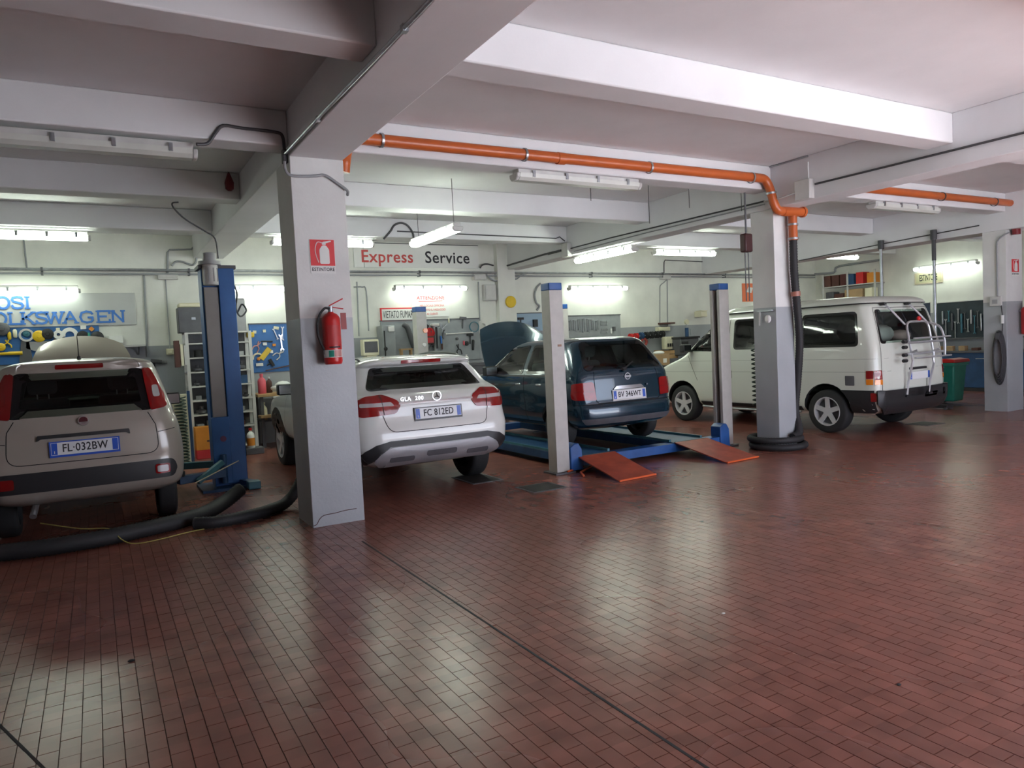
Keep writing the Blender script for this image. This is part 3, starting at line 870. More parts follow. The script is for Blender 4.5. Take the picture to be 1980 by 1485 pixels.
    MB().box(-.64, .64, 1.0, 1.14, .62, 1.14).build('rear_bench', M_SEAT, c, bev=.04)
    for x in (-.4, .0, .4): MB().box(x - .11, x + .11, 1.02, 1.10, 1.13, 1.27).build('headrest', M_SEAT, c, bev=.03)
    seam(s, c, [(3.18, .40), (3.10, .75), (2.95, 1.02)], 'left', .006); seam(s, c, [(1.58, .42), (1.56, 1.10)], 'left', .006)
    lay(s, c, 'wheel_arch_trim', M_BLACKPL, [(3.63 + .46 * math.cos(a), .37 + .46 * math.sin(a)) for a in [PI * k / 14 for k in range(15)]] + [(3.63 - .405 * math.cos(a), .37 + .405 * math.sin(a)) for a in [PI * k / 14 for k in range(15)]], 'left', .006, .08)
    return c
gla()

# ---------------------------------------------------------------- blue hatchback on the four-post lift
M_BLUECAR = mat('dark_teal_car_paint', (0.004, 0.030, 0.055), 0.22, 0.3, coat=0.9)
PLAT = 0.175
def micra():
    c = thing('blue_hatchback', 'dark blue hatchback standing on the four-post lift with its hood raised', 'car', (5.92, 7.27, PLAT))
    h = -0.02
    LV = [(0.25, 0.20, 3.5, 0.62, .22, .25), (0.31, 0.05, 3.62, 0.71, .22, .28), (0.42, 0.00, 3.70, 0.765, .22, .30), (0.53, 0.005, 3.71, 0.775, .22, .30), (0.57, 0.035, 3.70, 0.775, .20, .30),
          (0.72, 0.06, 3.62, 0.79, .18, .28), (0.85, 0.075, 3.40, 0.785, .18, .26), (0.92, 0.085, 3.0, 0.775, .18, .25), (0.97, 0.10, 2.72, 0.76, .18, .24), (1.02, 0.13, 2.60, 0.745, .18, .22),
          (1.15, 0.22, 2.38, 0.69, .17, .20), (1.30, 0.33, 2.12, 0.62, .16, .18), (1.365, 0.385, 1.98, 0.575, .16, .17), (1.395, 0.43, 1.88, 0.51, .15, .16), (1.415, 0.55, 1.72, 0.40, .14, .14), (1.425, 0.8, 1.45, 0.22, .1, .1)]
    s = Shell(LV)
    rear_w = [(-.62, 1.0), (.62, 1.0), (.51, 1.355), (-.51, 1.355)]
    side1 = [(1.42, .965), (2.36, .955), (1.96, 1.325), (1.42, 1.345)]
    side2 = [(0.58, .975), (1.32, .965), (1.32, 1.345), (0.70, 1.325)]
    front_w = [(-.66, 1.0), (.66, 1.0), (.51, 1.36), (-.51, 1.36)]
    cut = [s.cavity(2.55, 0.50), MB().prism(win(rear_w, .07, .03), 'y', -.5, .9), MB().prism(win(side1, .05, .02), 'x', -1.2, 1.2), MB().prism(win(side2, .05, .02), 'x', -1.2, 1.2), MB().prism(win(front_w, .05, .02), 'y', 1.8, 3.2)]
    for y in (0.66, 3.02): cut += arch(y, 0.325, 0.28)
    s.body('body', M_BLUECAR, c, cut)
    window(s, c, rear_w, .07, 'rear', G_TINT, .055, name='rear_window')
    for ax in ('left', 'right'):
        window(s, c, side1, .05, ax, G_TINT, name='side_window'); window(s, c, side2, .06, ax, G_TINT, name='side_window')
    window(s, c, front_w, .05, 'front', G_TINT, .05, name='windscreen')
    for sg in (-1, 1):
        q = [(.515, .625), (.775, .64), (.785, .70), (.775, .845), (.56, .86), (.53, .84)]
        P = rpoly(q, .025) if sg > 0 else mir(rpoly(q, .025))
        l = lay(s, c, 'tail_lamp', M_LAMP, P, 'rear', .012, .04)
        seam(s, l, [(.53 * sg, .735), (.77 * sg, .745)], 'rear', .008, off=.014, m=M_LAMPD, name='lamp_joint')
        MB().cyl((sg * .66, .66, .28), (sg * .67, .66, .28), .1).build('hub', M_DGREY, c)
        wheel(c, sg * .67, .66, .275, .275, .16, .175, 8, sg, sw=.5); wheel(c, sg * .67, 3.02, .275, .275, .16, .175, 8, sg, sw=.5)
        seat(c, sg * .34, 1.55, .60, h=.50, m=M_SEATG)
        mirror(c, sg * .86, 2.20, 1.0, M_BLACKPL, sg)
    MB().box(-.58, .58, .74, .86, .50, .98).build('rear_bench', M_SEATG, c, bev=.04)
    seam(s, c, [(-.50, .98), (-.515, .90), (-.515, .62), (-.48, .585), (.48, .585), (.515, .62), (.515, .90), (.50, .98)], 'rear', .007)
    seam(s, c, [(-.76, .575), (.76, .575)], 'rear', .010)
    lay(s, c, 'bumper_trim', M_DGREY, rpoly([(-.66, .33), (.66, .33), (.72, .40), (-.72, .40)], .02), 'rear', .010)
    plate(c, .052, .672, 'BV 346WT', holder=M_LGREY, tilt=-.08)
    lay(s, c, 'chrome_garnish', M_CHROME, rpoly([(-.25, .742), (.25, .742), (.20, .785), (-.20, .785)], .012), 'rear', .016)
    b = MB(); b.lathe([(.034, -.003), (.046, -.003), (.046, .004), (.034, .004), (.034, -.003)], (0, .078, .90), (0, 1, 0), 24, False); b.box(-.052, .052, .070, .080, .888, .912); b.build('emblem', M_CHROME, c)
    MB().cyl((.30, .068, .78), (.30, .055, .78), .012, n=12).build('lock', M_CHROME, c)
    w = MB(); w.bar((-.05, .085, .985), (-.05, .06, 1.0), .05, .04); w.bar((-.05, .07, 1.0), (.16, .16, 1.08), .018, .012); w.build('wiper', M_BLACKPL, c)
    for sd in ('left', 'right'):
        seam(s, c, [(1.37, .32), (1.36, .96)], sd, .007); seam(s, c, [(2.50, .34), (2.52, .80), (2.42, .955)], sd, .007); seam(s, c, [(.95, .40), (.66, .66), (.60, .97)], sd, .006)
        seam(s, c, [(.35, .945), (2.45, .925)], sd, .022, m=M_BLACKPL, name='waist_trim', off=.004)
    for y in (1.52, .98):
        MB().box(-.80, -.765, y - .07, y + .07, .80, .835).build('door_handle', M_CHROME, c, bev=.01)
    seam(s, c, [(.95, .30), (2.6, .30)], 'left', .03, m=M_BLACKPL, name='sill_trim', off=.004)
    open_hood(c, M_BLUECAR, 1.30, .92, 2.68, .94, math.radians(58), crown=.07)
    return c
micra()

# ---------------------------------------------------------------- white camper van and its bike rack
M_WVAN = mat('cream_white_van_paint', (0.64, 0.66, 0.59), 0.3, coat=0.6)
VAN = ((10.36, 6.22, 0), math.radians(2.3))
def van():
    c = thing('camper_van', 'white camper van with folded pop-up roof parked behind the slim column', 'van', *VAN)
    LV = [(0.30, 0.20, 4.45, 0.80, .16, .25), (0.38, 0.06, 4.60, 0.885, .16, .28), (0.50, 0.02, 4.68, 0.91, .14, .28), (0.75, 0.02, 4.68, 0.92, .13, .28), (0.92, 0.03, 4.56, 0.922, .13, .28),
          (1.02, 0.035, 4.36, 0.922, .13, .26), (1.14, 0.045, 4.02, 0.915, .13, .25), (1.22, 0.055, 3.86, 0.91, .13, .24), (1.32, 0.075, 3.74, 0.90, .13, .22), (1.55, 0.135, 3.44, 0.872, .13, .20), (1.78, 0.205, 3.16, 0.835, .14, .19),
          (1.86, 0.235, 3.04, 0.80, .15, .18), (1.895, 0.28, 2.95, 0.74, .15, .17), (1.91, 0.40, 2.8, 0.62, .15, .15)]
    s = Shell(LV)
    rear_w = [(-.74, 1.31), (.74, 1.31), (.665, 1.79), (-.665, 1.79)]
    q1 = [(.34, 1.285), (1.27, 1.285), (1.27, 1.775), (.39, 1.775)]
    q2 = [(1.52, 1.285), (2.58, 1.285), (2.58, 1.775), (1.52, 1.775)]
    q3 = [(2.76, 1.27), (3.62, 1.26), (3.18, 1.76), (2.76, 1.775)]
    fr = [(-.78, 1.27), (.78, 1.27), (.68, 1.79), (-.68, 1.79)]
    cut = [s.cavity(3.7, .55), MB().prism(win(rear_w, .06, .03), 'y', -.5, .9)]
    for q in (q1, q2, q3): cut.append(MB().prism(win(q, .06, .02), 'x', -1.3, 1.3))
    cut.append(MB().prism(win(fr, .05, .02), 'y', 2.9, 4.4))
    for y in (.86, 3.78): cut += arch(y, .385, .36)
    s.body('body', M_WVAN, c, cut)
    window(s, c, rear_w, .06, 'rear', G_TINT, .03, name='rear_window')
    for ax in ('left', 'right'):
        window(s, c, q1, .07, ax, G_BLACK, .03, name='side_window'); window(s, c, q2, .07, ax, G_BLACK, .03, name='side_window'); window(s, c, q3, .05, ax, G_TINT, .025, name='side_window')
    window(s, c, fr, .06, 'front', G_TINT, .04, name='windscreen')
    # pop-up roof lid, lying shut, with its black gasket
    ps = pchip([(1.885, .22, 3.0, .80, .2, .3), (1.90, .20, 3.02, .815, .2, .3), (1.955, .26, 2.95, .79, .2, .3), (1.995, .40, 2.75, .70, .2, .3), (2.015, .8, 2.3, .48, .2, .2)], 3)
    rings = [plan_ring(*r) for r in ps]; mb = MB(); m = len(rings[0])
    f = [(i * m + k, i * m + (k + 1) % m, (i + 1) * m + (k + 1) % m, (i + 1) * m + k) for i in range(len(rings) - 1) for k in range(m)]
    f += [tuple(range(m - 1, -1, -1)), tuple(range((len(rings) - 1) * m, len(rings) * m))]
    mb.add([p for r in rings for p in r], f); mb.build('pop_up_roof', M_WVAN, c)
    MB().tube([(x * 1.004, y, 1.89 - (.0 if y > .6 else .0)) for x, y, z in plan_ring(1.89, .21, 3.01, .812, .2, .3)], .010, 6, True).build('roof_gasket', M_BLACKPL, c)
    # lower black cladding and bumper
    for sd in ('left', 'right'):
        lay(s, c, 'side_cladding', M_BLACKPL, [(.12, .335), (.475, .335), (.48, .48), (.56, .60), (.62, .655), (.12, .655)], sd, .014, .07)
        seam(s, c, [(.05, .915), (4.35, .905)], sd, .008, m=mat('van_crease_shade', (.38, .39, .35), .5), name='crease_shade_line', off=.001)  # crease shade drawn as a flat line in darkened van paint
        seam(s, c, [(.05, 1.10), (4.05, 1.095)], sd, .006, m=mat('van_crease_shade', (.38, .39, .35), .5), name='crease_shade_line', off=.001)
        seam(s, c, [(2.68, .40), (2.68, 1.80)], sd, .008); seam(s, c, [(3.40, .75), (3.62, 1.20)], sd, .007); seam(s, c, [(1.40, .42), (1.40, 1.82)], sd, .007)
        lay(s, c, 'lower_sill', M_BLACKPL, [(1.30, .325), (3.35, .325), (3.35, .385), (1.30, .385)], sd, .012, .1)
        lay(s, c, 'corner_lamp', M_LAMP, rrect(.125, .215, .82, .935, .01), sd, .012, .05)
        lay(s, c, 'corner_indicator', M_LAMPA, rrect(.125, .215, .735, .815, .01), sd, .012, .05)
        lay(s, c, 'vent_flap', M_DGREY, rrect(.40, .54, .72, .86, .01), sd, .005, .07)
        lay(s, c, 'bumper_reflector', M_LAMPD, rrect(.10, .16, .50, .62, .01), sd, .020, .05)
        MB().box(-.945 if sd == 'left' else .905, -.905 if sd == 'left' else .945, 2.80, 2.86, 1.03, 1.16).build('door_handle', M_BLACKPL, c, bev=.01)
        seam(s, c, [(2.62, .93), (2.62, .80)], sd, .006)
    lay(s, c, 'rear_bumper', M_BLACKPL, rpoly([(-.72, .35), (.72, .35), (.865, .46), (.88, .655), (.80, .655), (.74, .53), (-.74, .53), (-.80, .655), (-.88, .655), (-.865, .46)], .02), 'rear', .06, .06, .03)
    for sg in (-1, 1):
        a, b = sorted((sg * .80, sg * .895)); l = lay(s, c, 'tail_lamp', M_LAMP, rrect(a, b, .81, .935, .01), 'rear', .012)
        lay(s, l, 'indicator', M_LAMPA, rrect(a, b, .735, .805, .01), 'rear', .012)
        wheel(c, sg * .81, .86, .325, .325, .205, .215, 5, sg, hub=.07, sw=.36); wheel(c, sg * .81, 3.78, .325, .325, .205, .215, 5, sg, hub=.07, sw=.36)
        mirror(c, sg * 1.04, 3.55, 1.33, M_BLACKPL, sg)
        seat(c, sg * .45, 2.55, .85, h=.55)
    seam(s, c, [(-.80, .56), (-.79, 1.0), (-.765, 1.28), (-.69, 1.82), (.69, 1.82), (.765, 1.28), (.79, 1.0), (.80, .56)], 'rear', .008)
    plate(c, -.005, .82, '', w=.52, h=.11, x=.05)
    MB().box(-.16, .26, .0, .04, .905, .94).build('tailgate_handle', M_BLACKPL, c, bev=.008)
    MB().tube(catmull([(-.91, 1.30, .30), (-.93, 1.9, .29), (-.93, 2.9, .29), (-.91, 3.3, .30)], 4), .02, 8).build('side_step', M_STEEL, c)
    MB().box(-.5, .5, .25, 1.0, .28, .34).build('underbody', M_DARK, c)
    # wheel nuts are too small; camping gear heaped behind the rear glass
    return c
van()
def luggage(name, label, m, x, y, z, sx, sy, sz, parent_loc=VAN, cat='bag'):
    M = T(*parent_loc[0]) @ Matrix.Rotation(parent_loc[1], 4, 'Z')
    o = MB().ball((0, 0, 0), 1, 12, (sx, sy, sz)).build(name, m, ang=80); o.location = M @ Vector((x, y, z)); o.rotation_euler = (0, 0, parent_loc[1])
    return tag(o, label, cat)
luggage('camping_bag', 'pale rolled bag behind the rear glass of the white van', M_LGREY, -.20, .42, 1.44, .26, .14, .14)
luggage('cushion', 'pinkish cushion lying behind the lower rear glass of the white van', mat('pink_cloth', (.62, .45, .42), .8), .26, .40, 1.40, .22, .13, .09, cat='cushion')
luggage('duffel_bag', 'dark bag at the left corner behind the rear glass of the white van', M_BROWN, -.30, .85, 1.50, .22, .18, .17)
luggage('blanket', 'light folded blanket behind the rear glass of the white van', M_WHITE, -.60, .33, 1.35, .10, .09, .07, cat='blanket')

def rack():
    r = thing('bicycle_rack', 'grey tubular bicycle rack strapped to the tailgate of the white van', 'bike rack', *VAN)
    t = 0.017; m = mat('rack_aluminium', (.55, .56, .58), .35, .6)
    U = rpoly([(-.28, 1.00), (-.28, 1.60), (.30, 1.60), (.30, 1.00)], .12, 5)[3:-3]
    MB().tube([(-.28, -.08, .98)] + [(x, -.08 + max(0, z - 1.1) * .16, z) for x, z in U] + [(.30, -.08, .98)], t, 8).build('upright_frame', m, r)
    for x in (-.50, .12):
        MB().tube(catmull([(x, .20, 1.87), (x + .02, .12, 1.80), (x + .20, .0, 1.56)], 4), t * .9, 8).build('roof_strut', m, r)
        MB().box(x - .03, x + .03, .16, .24, 1.85, 1.895).build('hook', M_BLACKPL, r, bev=.008)
    for y, z in ((-.06, 1.30), (-.06, 1.14)):
        MB().tube([(-.44, y, z), (.62, y, z)], t, 8).build('cross_tube', m, r)
    for y, z in ((-.13, 1.36), (-.14, 1.08)):
        MB().box(-.30, .66, y - .02, y + .02, z - .012, z + .012).build('wheel_rail', m, r, bev=.008)
    for x in (-.28, .30):
        MB().tube(catmull([(x, -.08, 1.0), (x, -.05, .85), (x - .02, -.03, .72), (x - .06, -.03, .56)], 4), t, 8).build('leg', m, r)
        MB().tube([(x, -.08, 1.16), (x, -.16, 1.19)], t, 8).build('carrier_arm', m, r)
        MB().box(x - .11, x - .01, -.06, .0, .53, .56).build('bumper_clip', M_BLACKPL, r)
    for z in (1.32, 1.24, 1.13, 1.05):
        MB().cyl((-.50, -.08, z), (-.42, -.08, z), .025, n=10).build('clamp_knob', M_BLACKPL, r)
    MB().tube(catmull([(.30, -.02, 1.58), (.52, -.06, 1.50), (.60, -.08, 1.3), (.60, -.08, 1.08)], 5), t, 8).build('side_tube', m, r)
    MB().ball((.06, -.0, 1.64), .035, 10).build('red_cap', M_RED, r)
rack()

# ================================================================ fluorescent lamps
def lamp(p0, p1, lit, label, group=None, w=0.15, h=0.10, tube=M_TUBE):
    """linear weatherproof luminaire from p0 to p1, seen from below"""
    p0, p1 = Vector(p0), Vector(p1); L = (p1 - p0).length; mid = (p0 + p1) / 2
    a = math.atan2(p1.y - p0.y, p1.x - p0.x)
    t = thing('fluorescent_lamp', label, 'lamp', mid, a, group)
    MB().box(-L / 2 + .03, L / 2 - .03, -w * .36, w * .36, 0.0, h * .55).build('housing', M_LGREY, t, bev=.01)
    prof = [(-w / 2, .005), (-w * .46, -h * .35), (-w * .28, -h * .62), (w * .28, -h * .62), (w * .46, -h * .35), (w / 2, .005)]
    d = MB(); d.prism(prof, 'x', -L / 2 + .04, L / 2 - .04)
    d.build('tube_cover' if lit else 'diffuser', tube if lit else M_DIFF, t, ang=20)
    for s in (-1, 1):
        MB().prism([(q * 1.02, r * 1.02) for q, r in prof], 'x', s * (L / 2 - .04), s * L / 2).build('end_cap', M_LGREY, t, bev=.012)
    n = 4
    for k in range(n):
        x = -L / 2 + L * (k + .5) / n
        for s in (-1, 1): MB().box(x - .015, x + .015, s * w * .48 - .008, s * w * .48 + .008, -.03, .035).build('clip', M_STEEL, t, smooth=False)
    return t
GW = 'lit lamps on the back wall'
for x0, x1, y in ((-75, 156, 559.5), (448, 553, 556.5), (760, 903, 556), (1099, 1213, 556)):
    a, b = atY(x0, y, YW - .20), atY(x1, y, YW - .20); z = (a.z + b.z) / 2
    nm = {0: 'lit fluorescent tube fixed to the wall above the silver lettered sign', 1: 'lit fluorescent tube on wall above the blue tool board beside the blue lift post',
          2: 'lit fluorescent tube on wall above the red-lettered attention notice', 3: 'lit fluorescent tube on wall above the grey spanner board'}[[-75, 448, 760, 1099].index(x0)]
    l = lamp((a.x, YW - .20, z), (b.x, YW - .20, z), True, nm, GW, tube=M_TUBE1)
    for x in (-.4, .4): MB().box(x - .02, x + .02, 0, .198, .02, .05).build('wall_arm', M_LGREY, l)
# hung under the fourth cross beam
def lampX(x0, x1, y, Y, lit, label, group=None, **k):
    a, b = atY(x0, y[0], Y), atY(x1, y[1], Y); z = (a.z + b.z) / 2
    return lamp((a.x, Y, z), (b.x, Y, z), lit, label, group, **k)
GC = 'lit lamps under the ceiling'
lampX(-60, 175, (454, 453), 11.25, True, 'lit fluorescent tube hung under the ceiling in front of the silver lettered sign', GC)
lampX(523, 722, (466, 470), 11.25, True, 'lit fluorescent tube under the ceiling passing behind the extinguisher column', GC)
lampX(1263, 1382, (487, 489), 11.25, True, 'lit fluorescent tube under the cross beam above the van, parallel to the back wall', GC)
lampX(1570, 1657, (497, 494), 11.25, True, 'lit fluorescent tube half hidden behind the right main beam above the high shelf', GC)
def lampY(pn, pf, X, lit, label, group=None, hang=0, arm=False, **k):
    a, b = atX(pn[0], pn[1], X), atX(pf[0], pf[1], X); z = (a.z + b.z) / 2
    t = lamp((X, a.y, z), (X, b.y, z), lit, label, group, **k)
    if arm:
        for x in (-.5, .5): MB().box(x - .02, x + .02, -.198, .0, .02, .05).build('wall_arm', M_LGREY, t)
    if hang:
        for x in (-.5, .5): MB().box(x - .012, x + .012, -.012, .012, .05, hang - z + .0).build('hanger', M_STEEL, t)
    return t
lampY((886, 438), (799, 470), 4.05, True, 'lit fluorescent tube hung slantwise on wires before the express service sign', GC)
lampY((1229, 481), (1114, 501), 7.86, True, 'lit fluorescent tube running along the middle main beam above the four-post lift', GC, 3.137)
lampY((1892, 507), (1766, 519), XR - .20, True, 'lit fluorescent tube fixed to the right wall above the dark tool boards', GC, arm=True, tube=M_TUBE1)
# unlit fittings fixed to the third cross beam
def wires(pts, label, grp):
    for p, zt in pts:
        tag(MB().cyl(p, (p[0], p[1], zt), .004, n=6).build('suspension_wire', M_DCABLE), label, 'wire', grp)
wires([((4.05, 8.35, 3.08), ZC), ((4.05, 9.5, 3.08), ZC)], 'thin wire holding the slanted lit tube before the express service sign', 'wires of the slanted lamp')
GU = 'unlit lamps on the orange pipe cross beam'
def lampB(x0, x1, y0, y1, Y, label, w=.17, h=.11):
    a, b = atY(x0, y0, Y), atY(x1, y1, Y); z = (a.z + b.z) / 2
    return lamp((a.x, Y, z), (b.x, Y, z), False, label, GU, w, h)
lampB(-90, 380, 259, 290, 6.60, 'unlit twin fluorescent fitting under the cross beam above the cream car')
lampB(992, 1233, 338, 356, 6.60, 'unlit dusty fluorescent fitting under the cross beam carrying the orange pipe, above the blue car')
lampB(1684, 1810, 395, 405, 6.60, 'unlit fluorescent fitting under the cross beam above the white van')

# ================================================================ pipes, conduits and boxes under the ceiling
def strap(parent, p, ax, r=.062, m=None):
    MB().lathe([(r, -.012), (r + .006, -.012), (r + .006, .012), (r, .012), (r, -.012)], p, ax, 16, False).build('strap', m or M_STEEL, parent)
PR = .055
def orange_run():
    t = thing('drain_pipe', 'orange plastic pipe along the cross beam, dropping to the slim column beside the van', 'pipe')
    z0 = 3.475
    MB().cyl((2.30, 6.415, z0), (7.36, 6.415, z0 + .01), PR, n=18).build('straight_pipe', M_ORANGE, t)
    for x in (2.42, 3.95, 5.60, 7.25): strap(t, (x, 6.415, z0), (1, 0, 0))
    MB().cyl((4.35, 6.415, z0), (4.44, 6.415, z0), PR + .007, n=18).build('socket', M_ORANGE, t)
    MB().tube(catmull([(7.34, 6.415, z0 + .01), (7.47, 6.41, z0), (7.54, 6.40, z0 - .08), (7.57, 6.38, z0 - .20), (7.60, 6.37, 3.17), (7.65, 6.36, 3.09), (7.76, 6.36, 3.075)], 5), PR, 16).build('elbow', M_ORANGE, t)
    for p, ax in (((7.565, 6.385, 3.30), (.1, 0, -1)),): strap(t, p, ax)
    MB().cyl((7.74, 6.36, 3.075), (8.12, 6.36, 3.085), PR + .004, n=18).build('tee', M_ORANGE, t)
    MB().cyl((8.10, 6.36, 3.085), (8.14, 6.36, 3.086), PR + .014, n=18).build('tee_collar', M_ORANGE, t)
    MB().cyl((7.95, 6.38, 3.07), (7.955, 6.38, 2.72), PR, n=18).build('down_pipe', M_ORANGE, t)
    strap(t, (7.953, 6.38, 2.92), (0, 0, 1)); strap(t, (7.955, 6.38, 2.74), (0, 0, 1))
    # elbow seen beside the extinguisher column
    MB().tube(catmull([(2.32, 6.415, z0), (2.20, 6.42, z0 - .01), (2.13, 6.50, z0 - .06), (2.12, 6.58, z0 - .16), (2.11, 6.60, z0 - .27)], 5), PR, 16).build('elbow', M_ORANGE, t)
orange_run()
def orange_run2():
    t = thing('drain_pipe', 'orange plastic pipe on the cross beam above the van, ending at a column', 'pipe')
    z0 = 3.485
    MB().cyl((8.10, 6.415, z0), (13.36, 6.415, z0 + .01), PR, n=18).build('straight_pipe', M_ORANGE, t)
    for x in (9.2, 11.4, 12.9): strap(t, (x, 6.415, z0), (1, 0, 0), m=M_DCABLE)
    MB().tube(catmull([(13.34, 6.415, z0 + .01), (13.47, 6.41, z0), (13.53, 6.40, z0 - .08), (13.54, 6.40, 3.25), (13.54, 6.40, 3.1)], 5), PR, 16).build('elbow', M_ORANGE, t)
    MB().cyl((13.56, 6.40, 3.20), (13.95, 6.36, 3.24), PR, n=16).build('branch', M_ORANGE, t)
    MB().cyl((13.54, 6.40, 3.10), (13.54, 6.40, 2.98), PR + .01, n=16).build('end_cap', mat('dark_red_cap', (.20, .015, .02), .4), t)
orange_run2()

def tubeo(name, pts, r, m, label, cat, sm=4, n=8, group=None):
    P = catmull(pts, sm) if sm else [Vector(p) for p in pts]
    return tag(MB().tube(P, r, n).build(name, m), label, cat, group)
# ribbed black exhaust hose hanging down the slim column
def ribbed(path, r, per=.035):
    P = path; L = [0]
    for a, b in zip(P, P[1:]): L.append(L[-1] + (b - a).length)
    n = max(8, int(L[-1] / per * 2)); out = []; k = 0
    for i in range(n + 1):
        d = L[-1] * i / n
        while k < len(L) - 2 and L[k + 1] < d: k += 1
        out.append(P[k].lerp(P[k + 1], (d - L[k]) / max(1e-6, L[k + 1] - L[k])))
    return out, (lambda i, m: r * (1.0 if i % 2 else .90))
def hose(name, pts, r, label, cat='hose', m=None, n=12):
    P, rf = ribbed(catmull(pts, 8), r)
    return tag(MB().tube(P, r, n, rfun=rf).build(name, m or M_BLACK, ang=80), label, cat)
hose('exhaust_hose', [(7.955, 6.385, 2.73), (7.96, 6.385, 2.3), (8.00, 6.39, 1.9), (8.07, 6.42, 1.4), (8.11, 6.50, .9), (8.11, 6.55, .5), (8.02, 6.42, .22), (7.86, 6.40, .16)], .052, 'black exhaust hose hanging from the orange pipe down the slim column', n=14)
tag(MB().cyl((7.975, 6.387, 2.06), (7.98, 6.387, 2.0), .062, n=14).build('hose_clamp', mat('copper_band', (.35, .14, .10), .4)), 'copper coloured band clamped round the hanging exhaust hose', 'clamp')

# steel conduit on the left face of the first main beam and the cable running to the dusty twin lamp
XB = 1.572
c1 = thing('beam_conduit', 'steel conduit running along the side of the extinguisher column beam', 'conduit')
MB().tube([atX(548, 301, XB), atX(640, 202, XB), atX(735, 103, XB), atX(840, -8, XB)], .013, 8).build('conduit', M_STEEL, c1)
for p in ((614, 230), (780, 55)):
    q = atX(*p, XB); MB().box(q.x - .012, q.x + .022, q.y - .02, q.y + .02, q.z - .02, q.z + .02).build('clip', M_STEEL, c1)
q = atX(550, 303, XB); MB().box(q.x - .02, q.x + .022, q.y - .035, q.y + .035, q.z - .06, q.z + .06).build('coupling', M_DCABLE, c1, bev=.008)
tubeo('lamp_cable', [atY(380, 279, 6.45), atY(402, 277, 6.47), atY(416, 258, 6.47), atY(432, 243, 6.47), atY(470, 248, 6.47), atY(530, 255, 6.47), atY(546, 263, 6.47), atY(550, 292, 6.45)], .014, M_DCABLE, 'dark cable looping from the beam conduit to the dusty twin lamp', 'cable')
tubeo('column_cable', [atY(550, 312, 6.46), atY(552, 328, 6.46), atY(562, 339, 6.465), atY(590, 341, 6.465), atY(612, 340, 6.465), atY(629, 339, 6.465), atY(652, 354, 6.465), atY(671, 368, 6.465), atY(672, 377, 6.52)], .013, M_CABLE, 'grey cable bent across the top of the extinguisher column', 'cable')
# conduits along the second main beam
XB2 = 7.672
c2 = thing('beam_conduit', 'dark conduit pair along the middle main beam with a grey junction box', 'conduit')
MB().tube([atX(1060, 492, XB2), atX(1180, 460, XB2), atX(1330, 424, XB2), atX(1478, 389, XB2)], .011, 8).build('conduit', M_DCABLE, c2)
MB().tube([atX(1110, 486, XB2), atX(1250, 450, XB2), atX(1478, 395, XB2)], .009, 8).build('conduit', M_CABLE, c2)
MB().tube([atX(1478, 390, XB2 - .02), atX(1510, 383, XB2 - .08), atX(1545, 370, XB2 - .03)], .012, 8).build('conduit', M_LGREY, c2)
MB().tube([atX(1576, 356, XB2), atX(1800, 301, XB2), atX(2010, 249, XB2)], .012, 8).build('conduit', M_DCABLE, c2)
a, b = atX(1543, 352, XB2), atX(1573, 383, XB2)
MB().box(XB2 - .07, XB2 + .02, b.y, a.y, b.z, a.z).build('junction_box', M_LGREY, c2, bev=.008)
a = atX(1562, 305, XB2); MB().tube([(XB2, a.y, a.z - .05), (XB2, a.y, b.z + .2)], .009, 6).build('riser', M_WHITE, c2)
tubeo('ceiling_conduit', [(XB2, a.y, ZC - .012), (XB2, a.y + .45, ZC - .012), (XB2 - .005, a.y + .9, ZC - .012)], .012, M_CABLE, 'short grey conduit along the ceiling corner above the junction box', 'conduit', 0)
a = atX(1098, 483, XB2)
tag(MB().box(XB2 - .08, XB2 + .02, a.y - .10, a.y + .10, a.z - .13, a.z + .12).build('junction_box', M_LGREY, bev=.01), 'grey junction box at the far end of the middle beam conduits', 'box')
# third main beam
XB3 = 13.372
c3 = thing('beam_conduit', 'thin dark conduits along the main beam above the camper van', 'conduit')
MB().tube([atX(1545, 504, XB3), atX(1720, 469, XB3), atX(1893, 436, XB3)], .010, 6).build('conduit', M_DCABLE, c3)
tubeo('column_conduit', [(13.60, 6.462, 1.92), (13.60, 6.462, 2.6), (13.60, 6.462, 2.80), (13.64, 6.46, 2.92), (13.80, 6.46, 3.0)][:0] or [(13.372, 6.62, 1.95), (13.372, 6.62, 2.75), (13.372, 6.60, 2.90), (13.372, 6.50, 2.98), (13.45, 6.46, 3.02)], .012, M_CABLE, 'grey conduit running down the side of the column with coiled cable', 'conduit')
for px, r_, zb, lab in ((1703, .028, 1.6, 'steel pole hanging from the main beam behind the van roof'), (1805, .028, .95, 'steel pole hanging from the main beam beside the bicycle rack')):
    p = atX(px, 470 if px < 1800 else 450, XB3 - .05)
    t = thing('hanging_pole', lab, 'pole', (p.x, p.y, 0))
    MB().cyl((0, 0, zb), (0, 0, p.z - .04), r_, n=12).build('pole', M_STEEL, t)
    MB().cyl((0, 0, p.z - .12), (0, 0, p.z + .05), .055, n=12).build('fixing', M_DCABLE, t)
    if px > 1800: MB().cyl((0, 0, p.z - .5), (0, 0, p.z - .1), .036, n=12).build('sleeve', M_DCABLE, t)
    MB().box(-.03, .06, -.03, .03, p.z - .02, p.z + .03).build('bracket', M_DCABLE, t)
